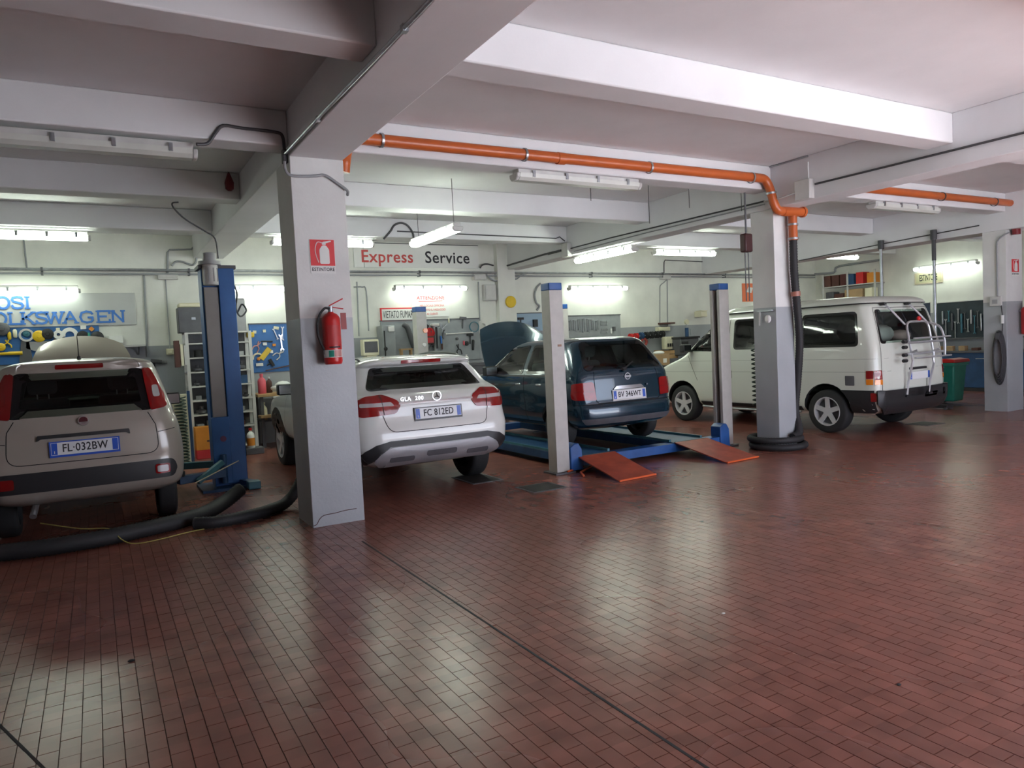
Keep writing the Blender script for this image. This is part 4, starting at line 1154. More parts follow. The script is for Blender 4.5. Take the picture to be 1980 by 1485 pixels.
# service pipes along the back wall
YT = YW - .09
for k, (dz, r_, m, lab) in enumerate(((.02, .024, M_STEEL, 'thick galvanised service pipe along the whole back wall'), (-.045, .016, M_CABLE, 'thin grey service pipe just below the thick one along the back wall'))):
    t = thing('service_pipe', lab, 'pipe')
    MB().cyl((XL + .1, YT, 3.05 + dz), (XR - .15, YT, 3.05 + dz), r_, n=10).build('pipe', m, t)
    for i in range(9):
        x = -.6 + i * 2.1; MB().box(x - .015, x + .015, YT - r_ - .006, YW - .002, 3.05 + dz - r_ - .006, 3.05 + dz + r_ + .006).build('bracket', M_DGREY, t)
def wallbox(px0, px1, py0, py1, d0=.0, d1=.1):
    Y = YW - d1; a = atY((px0 + px1) / 2, py0, Y); b = atY((px0 + px1) / 2, py1, Y)
    return atY(px0, (py0 + py1) / 2, Y).x, atY(px1, (py0 + py1) / 2, Y).x, Y, YW - d0 - .002, b.z, a.z
def wtube(pxs, r, m, lab, d=.03, cat='conduit', sm=0, name='conduit_run', group=None):
    return tubeo(name, [atY(x, y, YW - d) for x, y in pxs], r, m, lab, cat, sm, 8, group)
wtube([(278, 532), (279, 545), (285, 690)], .016, M_CABLE, 'grey conduit down the wall right of the silver lettered sign')
wtube([(45, 458), (52, 520)], .012, M_CABLE, 'short grey conduit on the wall above the silver lettered sign')
wtube([(320, 540), (329, 676)], .010, M_CABLE, 'thin conduit down the wall to a small socket beside the tall shelf')
wtube([(690, 545), (694, 650)], .012, M_CABLE, 'thin conduit on the wall just beside the extinguisher column')
wtube([(684, 555), (700, 555), (708, 563), (713, 640)], .013, M_CABLE, 'bent grey conduit on the wall left of the no smoking sign', sm=4)
wtube([(925, 545), (928, 620)], .012, M_CABLE, 'conduit below the junction box beside the attention notice')
wtube([(1276, 560), (1276, 632)], .012, M_CABLE, 'left one of two conduits on the wall right of the spanner board')
wtube([(1290, 540), (1291, 632)], .012, M_CABLE, 'right one of two conduits on the wall right of the spanner board')
wtube([(1276, 560), (1277, 552), (1284, 546), (1289, 541)], .012, M_CABLE, 'bent end joining two wall conduits right of the spanner board', sm=4)
wtube([(1284, 530), (1284, 507), (1286, 503), (1362, 506), (1500, 490)], .010, M_DCABLE, 'thin dark conduit stepping up the wall above the two conduits')
wtube([(324, 530), (324, 488), (328, 483), (370, 482), (398, 455)], .017, M_CABLE, 'grey conduit looping up the wall behind the blue lift motor')
wtube([(332, 514), (340, 506), (352, 506), (370, 512), (378, 508), (385, 488), (415, 460), (440, 433)], .016, M_CABLE, 'grey hose curling up towards the beam behind the blue lift motor', d=.06, sm=4)
wtube([(742, 462), (755, 447), (762, 436), (775, 431), (788, 436), (798, 450), (800, 462)], .016, M_DCABLE, 'dark cable arching above the express service sign', d=YW - 11.12, sm=5)
wtube([(768, 447), (900, 453), (1075, 461), (1082, 458), (1092, 466)], .010, M_DCABLE, 'dark cable along the beam above the express service sign', d=YW - 11.125)
tubeo('conduit_run', [atY(928, 518, YW - .1), atY(933, 512, YW - .1), atY(945, 511, YW - .1), atX(968, 516, 7.655), atX(1000, 508, 7.655), atX(1045, 494, 7.655), atX(1085, 484, 7.655)], .018, M_DCABLE, 'dark hose sagging from the middle beam to the service pipe', 'conduit')
wtube([(940, 530), (950, 540), (962, 543), (975, 535), (985, 530), (996, 540), (1008, 532), (1020, 528)], .018, M_CABLE, 'wavy grey hose hanging below the service pipe', d=.10, sm=4)
for b, m, nm, lab in (((916, 941, 530, 541), M_LGREY, 'junction_box', 'pale junction box under the service pipe right of the express service sign'), ((937, 960, 550, 581), M_LGREY, 'switch_box', 'grey electric box on the wall left of the yellow reel'),
                      ((305, 345, 529, 540), M_LGREY, 'junction_box', 'flat pale junction box under the service pipe behind the blue lift'), ((322, 336, 674, 686), M_CREAM, 'power_socket', 'small cream socket on the wall beside the tall shelf'),
                      ((1280, 1298, 531, 540), M_LGREY, 'junction_box', 'small junction box under the service pipe above the two conduits'), ((1272, 1296, 632, 640), M_CREAM, 'power_socket', 'cream socket at the foot of the two wall conduits')):
    t = thing(nm, lab, 'box'); x0, x1, y0, y1, z0, z1 = wallbox(*b)
    MB().box(x0, x1, y0, y1, z0, z1).build('case', m, t, bev=.008)
    MB().box(x0 + .02, x1 - .02, y0 - .012, y0, z0 + .02, z1 - .02).build('cover', m, t, bev=.004)
p = atY(985, 584, YW - .1)
t = thing('hose_reel', 'yellow hose reel on the wall left of the front lift post', 'reel', p)
MB().cyl((0, .06, 0), (0, -.08, 0), .125, n=22).build('drum', M_YEL, t, bev=.012)
MB().box(-.05, .05, -.02, .09, -.15, .15).build('bracket', M_BLACKPL, t)
MB().cyl((.02, 0, -.12), (.03, 0, -1.0), .008, n=6).build('hose', M_DCABLE, t)
# hoist chain with its dark red block, hung next to the slim column
p = atX(1443, 470, 7.45)
t = thing('chain_hoist', 'small dark red chain hoist hanging beside the slim column', 'hoist', (p.x, p.y, 0))
MB().box(-.07, .07, -.05, .05, p.z - .12, p.z + .12).build('block', mat('hoist_red', (.05, .012, .012), .5), t, bev=.02)
MB().cyl((0, 0, p.z + .1), (0, 0, 3.4), .012, n=8).build('hook', M_DGREY, t)
for dx in (-.03, .03):
    MB().tube([(dx, 0, p.z - .1), (dx, 0, p.z - .75)], .008, 6).build('chain', M_DGREY, t)
# red lamp-shaped hook on the second cross beam and a dangling cable with red plug
p = atY(443, 350, 8.83)
t = thing('hanging_socket', 'dark red cable socket hung on the cross beam above the cream car', 'socket', p)
MB().lathe([(.012, .09), (.03, .04), (.05, -.02), (.045, -.09), (.02, -.11)], (0, 0, 0), (0, 0, 1), 12).build('body', mat('socket_red', (.16, .02, .025), .5), t)
MB().tube(catmull([(0, 0, .08), (0, .01, .14), (0, .02, .2)], 3), .006, 6).build('hook', M_DCABLE, t)
tubeo('lift_cable', [atY(345, 391, 9.0), atY(333, 393, 9.0), atY(338, 405, 9.05), atY(360, 425, 9.1), atY(398, 448, 9.2), atY(416, 462, 9.25), atY(422, 500, 9.28)], .009, M_DCABLE, 'dark cable drooping from the cross beam to the blue lift motor', 'cable')
for px, y0, y1, Y in ((1140, 325, 388, 6.9), (1253, 352, 432, 6.9), (1331, 345, 402, 6.9), (1432, 350, 408, 6.9)):
    a, b = atY(px, y0, Y), atY(px, y1, Y)
    tag(MB().cyl((a.x, Y, ZC), (a.x, Y, b.z), .005, n=6).build('suspension_wire', M_DCABLE), 'loose thin wire hanging from the ceiling behind the orange pipe', 'wire', 'loose ceiling wires')

# ================================================================ four-post lift
M_POST = mat('lift_post_grey', (.50, .48, .45), .45, var=.12)
def post4(x, y, inn, label):
    """C-section post, open towards inn (+1 right, -1 left)"""
    t = thing('lift_post', label, 'lift post', (x, y, 0), 0, 'posts of the four-post lift')
    h = 2.16; w = .09; k = .025
    o = [(-inn * w, -w), (inn * w, -w), (inn * w, -w + k * 2), (-inn * w + inn * k, -w + k), (-inn * w + inn * k, w - k), (inn * w, w - k * 2), (inn * w, w), (-inn * w, w)]
    MB().prism(o, 'z', .02, h).build('channel', M_POST, t, bev=.004)
    c = rpoly([(-.093, -.093), (.093, -.093), (.093, .093), (-.093, .093)], .02)
    MB().prism(c, 'z', h, h + .085).build('cap', M_BLUE, t, bev=.008)
    MB().box(-.14, .14, -.14, .14, 0, .02).build('base_plate', M_DGREY, t)
    MB().box(-inn * .02 - .03, -inn * .02 + .05, -.05, .05, .03, h - .02).build('rack_rail', M_DCABLE, t)
    return t
YF4, YB4, XA4, XB4 = 7.19, 11.2, 4.71, 7.53
A = post4(XA4, YF4, 1, 'grey lift post with blue cap standing in front of the blue hatchback')
B = post4(XB4, YF4 + .1, -1, 'grey lift post with blue cap standing between the blue hatchback and the van')
Cp = post4(XA4, YB4, 1, 'grey lift post with blue cap standing behind the white crossover')
Dp = post4(XB4, YB4, -1, 'grey lift post standing at the far side behind the blue hatchback')
MB().box(-.005, .045, -.096, -.09, 1.50, 1.525).build('label_sticker', mat('brown_sticker', (.30, .16, .10), .5), A)
MB().cyl((.05, -.09, 1.85), (.05, -.115, 1.85), .04, n=14).build('warning_lamp', M_LAMPA, Cp)
MB().cyl((.02, -.09, 1.62), (.02, -.115, 1.62), .03, n=14).build('button', M_WHITE, Cp)
lift = thing('four_post_lift', 'blue four-post car lift frame and platforms under the blue hatchback', 'car lift')
PX = ((4.92, 5.47), (6.45, 7.03))
for x0, x1 in PX:
    pl = MB().box(x0, x1, 7.12, 11.05, .07, PLAT).build('platform', M_DBLUE, lift, bev=.006)
    for x in (x0, x1 - .03): MB().box(x, x + .03, 7.2, 11.0, PLAT, PLAT + .03).build('platform_edge', M_TEAL, pl)
for y in (YF4, YB4):
    MB().box(XA4 + .09, XB4 - .09, y - .09, y + .09, .055, .165).build('crossbeam', M_BLUE, lift, bev=.006)
for x, s in ((XA4 + .185, 1), (XB4 - .185, -1)):
    for y in (YF4, YB4):
        MB().prism([(x - .09, .02), (x + .09, .02), (x + .075, .27), (x + .03, .34), (x - .03, .34), (x - .09, .30)], 'y', y - .11, y + .07).build('carriage', M_BLUE, lift, bev=.01)
for k, (x0, x1) in enumerate(PX):
    rp = thing('ramp', ['orange-red drive-on ramp beside the front lift post with loose bars', 'orange-red drive-on ramp beside the post next to the slim column'][k], 'ramp', (0, 0, 0), 0, 'drive-on ramps')
    d = -.06 if k == 0 else .04
    v = [(x0, 7.10, PLAT + .005), (x1, 7.10, PLAT + .005), (x1 + d, 6.24 + .04, .012), (x0 + d, 6.24, .012)]
    v2 = [(p[0], p[1], p[2] - .012) for p in v]
    MB().add(v + v2, [(0, 1, 2, 3), (7, 6, 5, 4), (0, 4, 5, 1), (1, 5, 6, 2), (2, 6, 7, 3), (3, 7, 4, 0)]).build('ramp_plate', M_RAMP, rp)
    MB().bar((x0 + d, 6.24, .012), (x1 + d, 6.28, .012), .018, .018).build('front_edge', mat('bright_orange_edge', (.70, .11, .02), .5), rp)
    MB().cyl((x0 + .02, 7.11, PLAT - .01), (x1 - .02, 7.11, PLAT - .01), .02, n=10).build('hinge', M_DGREY, rp)
M_ROD = mat('orange_rod', (.55, .10, .03), .5)
tubeo('wheel_stop_bar', [atZ(1098, 912, .03), atZ(1115, 906, .03), atZ(1128, 902, .03), atZ(1131, 896, .06), atZ(1124, 885, .10)], .012, M_ROD, 'bent orange bar at the foot of the front lift post', 'bar', 0)
tubeo('wheel_stop_bar', [atZ(1149, 898, .05), atZ(1136, 906, .03), atZ(1123, 913, .015), atZ(1129, 920, .015)], .012, M_ROD, 'hooked orange bar lying beside the nearer ramp', 'bar', 0)
# hose hanging in a loop behind the front post
wtube([(1045, 548), (1038, 556), (1034, 570), (1037, 585), (1043, 592), (1038, 600)], .022, M_CABLE, 'grey hose looped on the wall behind the front lift post', d=.03, cat='hose', sm=5, name='looped_hose')

# ================================================================ blue two-post lift beside the cream car
M_LBL = mat('two_post_blue', (.02, .115, .36), .4, var=.15, vscale=4)
def two_post():
    t = thing('two_post_lift', 'blue two-post car lift column with grey cover and motor beside the cream car', 'car lift', (1.35, 9.25, 0))
    MB().box(-.19, .16, .02, .30, .02, 2.62).build('column', M_LBL, t, bev=.008)
    MB().box(-.01, .17, -.05, .02, .05, 2.62).build('front_channel', M_LBL, t, bev=.008)
    MB().box(-.17, -.015, -.02, .02, .86, 2.40).build('grey_cover', mat('lift_cover_grey', (.34, .32, .30), .5, var=.06), t, bev=.004)
    MB().box(-.20, .0, -.06, .02, .06, .86).build('carriage', M_LBL, t, bev=.006)
    m = MB(); m.cyl((-.09, -.03, 2.42), (-.09, -.03, 2.66), .085, n=20); mo = m.build('motor', M_LGREY, t, bev=.01)
    for k in range(10):
        a = 2 * PI * k / 10; MB().box(-.09 + math.cos(a) * .085 - .006, -.09 + math.cos(a) * .085 + .006, -.03 + math.sin(a) * .085 - .006, -.03 + math.sin(a) * .085 + .006, 2.46, 2.62).build('cooling_fin', M_GREY, mo)
    MB().cyl((-.09, -.03, 2.66), (-.09, -.03, 2.70), .125, n=20).build('motor_cover', M_GREY, t)
    MB().cyl((-.09, -.03, 2.70), (-.09, -.03, 2.80), .075, n=18).build('fan_hood', M_GREY, t, bev=.01)
    MB().box(-.22, .20, -.02, .32, 2.62, 2.66).build('top_plate', M_DGREY, t)
    MB().box(-.36, .24, -.22, .40, 0, .03).build('base_plate', M_DBLUE, t)
    MB().prism([(.02, .03), (.30, .03), (.02, .62)], 'x', .13, .16).build('gusset', M_LBL, t)
    ft = MB().box(.12, .26, -.36, -.20, .0, .09).build('foot', M_TEAL, t, bev=.01)
    MB().bar((.12, -.05, .06), (.2, -.3, .06), .10, .06).build('foot_beam', M_DBLUE, t)
    # folded lifting arms reaching under the car
    MB().bar((-.10, -.10, .20), (-.62, -.26, .20), .11, .09).build('lifting_arm', M_DBLUE, t, bev=.006)
    MB().bar((-.10, .0, .30), (-.52, .50, .26), .09, .08).build('lifting_arm', M_TEAL, t, bev=.006)
    MB().bar((-.12, -.16, .34), (-.42, -.30, .16), .06, .06).build('arm_strut', M_TEAL, t, bev=.005)
    MB().cyl((-.60, -.26, .24), (-.60, -.26, .30), .06, n=14).build('lifting_pad', M_BLACK, t)
    MB().cyl((-.10, -.12, .08), (-.10, -.12, .42), .035, n=12).build('arm_pivot', M_DBLUE, t)
    MB().tube([(.05, -.22, .34), (-.45, -.34, .16)], .007, 6).build('release_rod', M_CREAM, t)
    MB().cyl((-.08, -.065, .60), (-.08, -.062, .60), .035, n=16).build('round_sticker', mat('faded_red_sticker', (.16, .06, .14), .5), t)
    cab = MB().tube(catmull([(.10, .0, 2.55), (.19, -.03, 2.35), (.17, -.03, 2.15), (.22, .0, 2.05), (.30, .05, 2.12), (.26, .08, 2.2), (.20, .06, 2.1)], 5), .010, 6); cab.build('cable_loop', M_DCABLE, t)
two_post()

# ================================================================ signs on the back wall
STROKES = {  # slab-serif capitals on a 0..1 box: polylines
    'V': [[(0, 1), (.5, 0), (1, 1)]], 'O': 'O', 'L': [[(.15, 1), (.15, 0), (1, 0), (1, .25)]], 'K': [[(.12, 1), (.12, 0)], [(.95, 1), (.12, .42)], [(.38, .6), (.98, 0)]],
    'S': 'S', 'W': [[(0, 1), (.25, 0), (.5, .95), (.75, 0), (1, 1)]], 'A': [[(0, 0), (.5, 1), (1, 0)], [(.2, .36), (.8, .36)]], 'G': 'G',
    'E': [[(.95, .78), (.95, 1), (.12, 1), (.12, 0), (.95, 0), (.95, .22)], [(.12, .52), (.7, .52)]], 'N': [[(.12, 0), (.12, 1), (.88, 0), (.88, 1)]], 'I': [[(.5, 0), (.5, 1)]]}
SERIF = {'V': [(0, 1), (1, 1)], 'L': [(.15, 1), (.15, 0)], 'K': [(.12, 1), (.12, 0), (.95, 1), (.98, 0)], 'W': [(0, 1), (1, 1), (.5, .95)], 'A': [(0, 0), (1, 0)], 'E': [(.12, 1), (.12, 0)], 'N': [(.12, 0), (.12, 1), (.88, 1)], 'I': [(.5, 0), (.5, 1)]}
def slab_letter(ch, x, z, w, h, y, th, m, parent):
    mb = MB(); P = lambda a, b: Vector((x + a * w, y, z + b * h))
    st = STROKES[ch]
    if st == 'O': st = [[(.5 + .46 * math.cos(a), .5 + .5 * math.sin(a)) for a in [2 * PI * k / 20 for k in range(21)]]]
    elif st == 'S': st = [[(.9, .78), (.82, .94), (.5, 1), (.18, .93), (.1, .76), (.2, .6), (.5, .52), (.82, .42), (.92, .24), (.8, .06), (.5, 0), (.18, .06), (.08, .24)]]
    elif st == 'G': st = [[(.93, .78), (.82, .94), (.5, 1), (.16, .88), (.04, .5), (.16, .12), (.5, 0), (.82, .06), (.93, .2), (.93, .46), (.62, .46)]]
    for pl in st:
        pts = [P(*q) for q in pl]
        for kk, (a, b) in enumerate(zip(pts, pts[1:])):
            d = (b - a).normalized() * th * .3; e = Vector((0, -.0006 * (kk % 4), 0))
            mb.bar(a - d + e, b + d + e, th, .008, (0, -1, 0))
    for q in SERIF.get(ch, []):
        q = Vector((q[0], q[1])); mb.bar(P(*q) + Vector((0, -.003, 0)) - Vector((th * 1.1, 0, 0)), P(*q) + Vector((th * 1.1, -.003, 0)), th * .7, .009, (0, -1, 0))
    return mb
x0, x1, y0, y1, z0, z1 = wallbox(-150, 262, 567, 629, 0, .05)
sg = thing('lettered_sign', 'large silver sign with blue slab lettering above the tool board', 'sign')
z0, z1 = 2.185, 2.70
MB().box(-2.35, .655, YW - .05, YW, z0, z1).build('panel', M_SIGNG, sg, bev=.004)
def slab_word(word, xs, z, h, wl):
    for ch, xx in zip(word, xs):
        w = wl * (1.3 if ch == 'W' else (.30 if ch == 'I' else (1.15 if ch in 'GEN' else 1.0)))
        slab_letter(ch, xx, z, w, h, YW - .055, .032, M_SBLUE, None).build('letter', M_SBLUE, sg, smooth=False)
pitch = [(atY(px, 612, YW - .05).x) for px in (-40, -13, 16, 41, 68, 90, 124, 154, 187, 215)]
slab_word('VOLKSWAGEN', pitch, 2.235, .175, .165)
slab_word('OSI', [atY(px, 585, YW - .05).x for px in (-7, 21, 49)], 2.475, .175, .165)
# express service board
x0, x1, y0, y1, z0, z1 = wallbox(684, 925, 467, 517, 0, .04)
z0, z1 = 3.16, 3.62
sg = thing('lettered_sign', 'white board lettered Express Service under the ceiling', 'sign')
for a, b in ((x0, x0 + .19), (x0 + .20, x1)): MB().box(a, b, YW - .04, YW, z0, z1).build('panel', M_PAPER, sg, smooth=False)
MB().box(x0, x1, YW - .045, YW - .03, z1, z1 + .015).build('top_rail', M_DGREY, sg, smooth=False)
xe = (atY(692, 492, YW - .05).x + atY(804, 492, YW - .05).x) / 2; xs_ = (atY(816, 492, YW - .05).x + atY(913, 492, YW - .05).x) / 2
text_mesh('lettering', 'Express', .33, mat('faded_red_letters', (.55, .06, .05), .5), sg, T(xe, YW - .042, 3.36) @ FACE_Y, .002, .004, 1.06, .98)
text_mesh('lettering', 'Service', .33, M_INK, sg, T(xs_, YW - .042, 3.36) @ FACE_Y, .002, .004, 1.06, .98)
# no smoking board
x0, x1, y0, y1, z0, z1 = wallbox(736, 806, 595, 621, 0, .03)
sg = thing('lettered_sign', 'white red-bordered no smoking board behind the rear lift post', 'sign')
MB().box(x0, x1, YW - .03, YW, z0, z1).build('panel', M_SRED, sg, smooth=False)
MB().box(x0 + .025, x1 - .025, YW - .033, YW - .03, z0 + .025, z1 - .025).build('white_field', M_PAPER, sg, smooth=False)
text_mesh('lettering', 'VIETATO FUMARE', .205, M_INK, sg, T((x0 + x1) / 2, YW - .035, (z0 + z1) / 2 - .005) @ FACE_Y, .001, .0, 1.0, .40)
# attention notice
x0, x1, y0, y1, z0, z1 = wallbox(796, 868, 567, 612, 0, .02)
sg = thing('notice_sheet', 'white notice headed ATTENZIONE in red below the lit tube', 'notice')
MB().box(x0, x1, YW - .012, YW, z0, z1).build('sheet', M_PAPER, sg, smooth=False)
M_FRED = mat('notice_red', (.75, .08, .09), .6); M_FRED2 = mat('notice_pale_red', (.75, .28, .27), .6)
xc = atY(833, 577, YW - .02).x
text_mesh('heading', 'ATTENZIONE', .095, M_FRED, sg, T(xc, YW - .014, atY(833, 576, YW - .02).z) @ FACE_Y, .001, .003, 1.1, .95)
a = atY(833, 582, YW - .02); MB().box(a.x - .26, a.x + .26, YW - .0145, YW - .012, a.z - .006, a.z + .004).build('underline', M_FRED, sg, smooth=False)
for k, (tx, py) in enumerate((('NEL LOCALE OFFICINA', 591), ('E\' VIETATO IL PASSAGGIO', 599), ('AI CLIENTI', 607))):
    text_mesh('text_line', tx, .06, M_FRED2, sg, T(xc + .02, YW - .014, atY(833, py, YW - .02).z) @ FACE_Y, .001, .001, 1.0, .85)

# ================================================================ tool boards
def board(label, px0, px1, py0, py1, m, d=.03):
    x0, x1, y0, y1, z0, z1 = wallbox(px0, px1, py0, py1, 0, d)
    t = thing('tool_board', label, 'tool board'); MB().box(x0, x1, y0, y1, z0, z1).build('panel', m, t, bev=.004)
    MB().box(x0 - .01, x1 + .01, y0 - .01, y1, z1, z1 + .02).build('top_edge', M_DGREY, t, smooth=False)
    return x0, x1, z0, z1, t
def hang(name, px, py, mb, m, label, cat='tool', d=.06, rot=0.0, group=None, n=True):
    p = atY(px, py, YW - d); o = mb.build(name, m, ang=40); o.location = p; o.rotation_euler = (0, rot, 0)
    return tag(o, label, cat, group)
def disc(r, t=.04, hole=0.0):
    if not hole: return MB().lathe([(r * .3, -t * .7), (r * .35, -t * .5), (r * .8, -t * .5), (r, -t * .3), (r, t * .3), (r * .5, t * .5)], (0, 0, 0), (0, 1, 0), 20)
    return MB().lathe([(hole, -t / 2), (r, -t / 2), (r, t / 2), (hole, t / 2), (hole, -t / 2)], (0, 0, 0), (0, 1, 0), 20, False)
def arc(r, w, a0, a1, t=.02, n=14):
    mb = MB(); P = []
    for k in range(n + 1):
        a = a0 + (a1 - a0) * k / n; P.append((math.cos(a), math.sin(a)))
    poly = [(c * r, s * r) for c, s in P] + [(c * (r - w), s * (r - w)) for c, s in reversed(P)]
    return mb.prism(poly, 'y', -t / 2, t / 2)
def spanner(L, w=.022):
    mb = MB().box(-w * .35, w * .35, -.006, .006, -L / 2 + w, L / 2 - w)
    for s in (-1, 1):
        mb.prism([(-w * .7, s * (L / 2 - w * 1.2)), (-w, s * (L / 2 - w * .3)), (-w * .6, s * L / 2), (-w * .3, s * (L / 2 - w * .6)), (w * .3, s * (L / 2 - w * .6)), (w * .6, s * L / 2), (w, s * (L / 2 - w * .3)), (w * .7, s * (L / 2 - w * 1.2))], 'y', -.007, .007)
    return mb
def hammer(L=.26): return MB().box(-.07, .07, -.02, .02, L / 2 - .05, L / 2).cyl((0, 0, -L / 2), (0, 0, L / 2 - .02), .012, n=8)
def pliers(L=.2): return MB().tube(catmull([(-.05, 0, -L / 2), (-.045, 0, -.02), (0, 0, .02), (.02, 0, L / 2)], 4), .010, 6).tube(catmull([(.05, 0, -L / 2), (.045, 0, -.02), (0, 0, .02), (-.02, 0, L / 2)], 4), .010, 6)
def rod(L, r=.02): return MB().lathe([(r * .7, -L / 2), (r, -L / 2 + .02), (r, L / 2 - .02), (r * .6, L / 2)], (0, 0, 0), (0, 0, 1), 10)
def plate_(w, h, t=.012): return MB().box(-w / 2, w / 2, -t, t, -h / 2, h / 2)
def bottle(name, label, m, loc, r=.045, h=.22, cap=None, cat='bottle', label_m=None):
    t = thing(name, label, cat, loc)
    MB().lathe([(r * .9, 0), (r, .01), (r, h * .62), (r * .85, h * .72), (r * .35, h * .82), (r * .32, h * .9)], (0, 0, 0), (0, 0, 1), 16).build('body', m, t)
    MB().cyl((0, 0, h * .88), (0, 0, h), r * .42, n=12).build('cap', cap or M_WHITE, t)
    if label_m: MB().lathe([(r * 1.01, h * .12), (r * 1.01, h * .5)], (0, 0, 0), (0, 0, 1), 16, False).build('paper_label', label_m, t)
    return t

# blue board behind the cream car
board('wide blue tool board with round tools under the silver sign', -150, 194, 633, 705, M_PEG)
hang('tool_disc', 76, 650, disc(.09), M_YEL, 'yellow topped disc tool on the wide blue board', d=.07); hang('tool_disc', 92, 646, disc(.085, .05), M_BLACK, 'black round tool between the yellow disc and white ring on the wide blue board', d=.07)
hang('ring_tool', 113, 647, disc(.07, .03, .025), M_WHITE, 'white ring with dark hole on the wide blue board', d=.07); hang('tool_disc', 115, 657, disc(.08, .03), M_DGREY, 'dark disc half behind the white ring on the wide blue board', d=.05)
hang('horseshoe_tool', 135, 648, arc(.12, .06, -.3, PI + .3), M_WHITE, 'large white horseshoe-shaped tool on the wide blue board', d=.06)
hang('horseshoe_tool', 137, 668, arc(.10, .03, 0, PI), M_LGREY, 'grey half ring under the white horseshoe on the wide blue board', d=.06)
hang('tool_disc', 160, 650, disc(.085, .05), M_BLACK, 'left one of two black pulleys at the corner of the wide blue board', d=.07); hang('tool_disc', 188, 652, disc(.095, .05), M_BLACKPL, 'right one of two black pulleys at the corner of the wide blue board', d=.07)
hang('green_tool', 172, 649, rod(.10, .02), M_GRN, 'small green tool between the two black pulleys', d=.08)
hang('tag_card', 161, 633, plate_(.08, .06), M_PAPER, 'white card at the top of the wide blue board', 'card', d=.05)
hang('tag_card', 177, 636, plate_(.06, .06), M_OR2, 'orange diamond card at the top of the wide blue board', 'card', d=.05, rot=PI / 4)
hang('chain_tool', 51, 648, disc(.10, .03, .07), M_LGREY, 'pale ring tool with dark centre on the wide blue board', d=.06); hang('tool_disc', 51, 645, disc(.05), M_TEAL, 'teal disc inside the pale ring on the wide blue board', d=.05)
hang('yellow_brush', 18, 649, rod(.12, .025), M_YEL, 'short upright yellow handle on the wide blue board', d=.07); hang('cream_brush', 29, 645, rod(.13, .028), M_CREAM, 'short upright cream handle on the wide blue board', d=.07)
hang('tool_disc', 4, 636, disc(.10, .06), M_DGREY, 'dark grey disc at the upper corner of the wide blue board', d=.07)
hang('yellow_bar', 30, 683, MB().cyl((-.09, 0, 0), (.09, 0, 0), .028, n=10), M_YEL, 'thick horizontal yellow bar on the wide blue board', d=.07)
hang('yellow_bar', 9, 684, MB().cyl((-.06, 0, 0), (.06, 0, 0), .024, n=10), M_YEL, 'thinner horizontal yellow bar on the wide blue board', d=.07)
hang('yellow_clamp', 2, 671, disc(.06), M_YEL, 'round yellow clamp head on the wide blue board', d=.08); hang('yellow_clamp', 14, 665, pliers(.12), M_YEL, 'small yellow angled clamp on the wide blue board', d=.08)
hang('grey_plate', 49, 680, MB().prism([(-.09, -.17), (.09, -.17), (.06, .17), (-.04, .17)], 'y', -.01, .01), M_DGREY, 'tall dark trapezoid plate on the wide blue board', d=.06)
hang('grey_plate', 80, 670, MB().prism([(-.20, -.02), (.0, -.10), (.18, .0), (.19, .08), (-.19, .08)], 'y', -.01, .01), M_GREY, 'wide grey cut plate on the wide blue board', d=.06)
hang('tag_card', 76, 653, plate_(.06, .05), M_PAPER, 'white card below the yellow disc on the wide blue board', 'card', d=.045)
hang('tag_card', 112, 637, plate_(.05, .05), M_CREAM, 'cream card above the white ring on the wide blue board', 'card', d=.05); hang('tag_card', 113, 666, plate_(.05, .05), M_CREAM, 'cream card below the white ring on the wide blue board', 'card', d=.05)
x0, x1, y0, y1, z0, z1 = wallbox(211, 238, 649, 663, 0, .12)
tag(MB().box(x0, x1, y0, YW - .0, z0, z1).build('white_box', M_PAPER, bev=.006), 'small white box on the wall ledge right of the wide blue board', 'box')
t = thing('ledge_shelf', 'narrow pale shelf on the wall behind the raised cream hood', 'shelf'); x0, x1, y0, y1, z0, z1 = wallbox(208, 282, 667, 671, 0, .28)
MB().box(x0, x1, y0, YW, z0, z1).build('board', M_LGREY, t, bev=.004); MB().bar((x0 + .1, YW - .02, z0 - .12), (x0 + .1, y0 + .05, z0), .02, .02).build('bracket', M_DGREY, t); MB().bar((x1 - .1, YW - .02, z0 - .12), (x1 - .1, y0 + .05, z0), .02, .02).build('bracket', M_DGREY, t)
t = thing('drill', 'dark hand drill hanging on the wall beside the cream car', 'tool', atY(305, 700, YW - .04))
MB().cyl((-.10, 0, .02), (.06, 0, .0), .035, n=12).build('body', M_DGREY, t); MB().box(-.09, -.04, -.02, .02, -.12, 0).build('handle', M_BLACK, t, bev=.01); MB().cyl((.06, 0, 0), (.14, 0, -.01), .018, n=10).build('chuck', M_STEEL, t); MB().ball((-.12, -.02, -.02), .03, 8).build('pale_knob', M_CREAM, t)

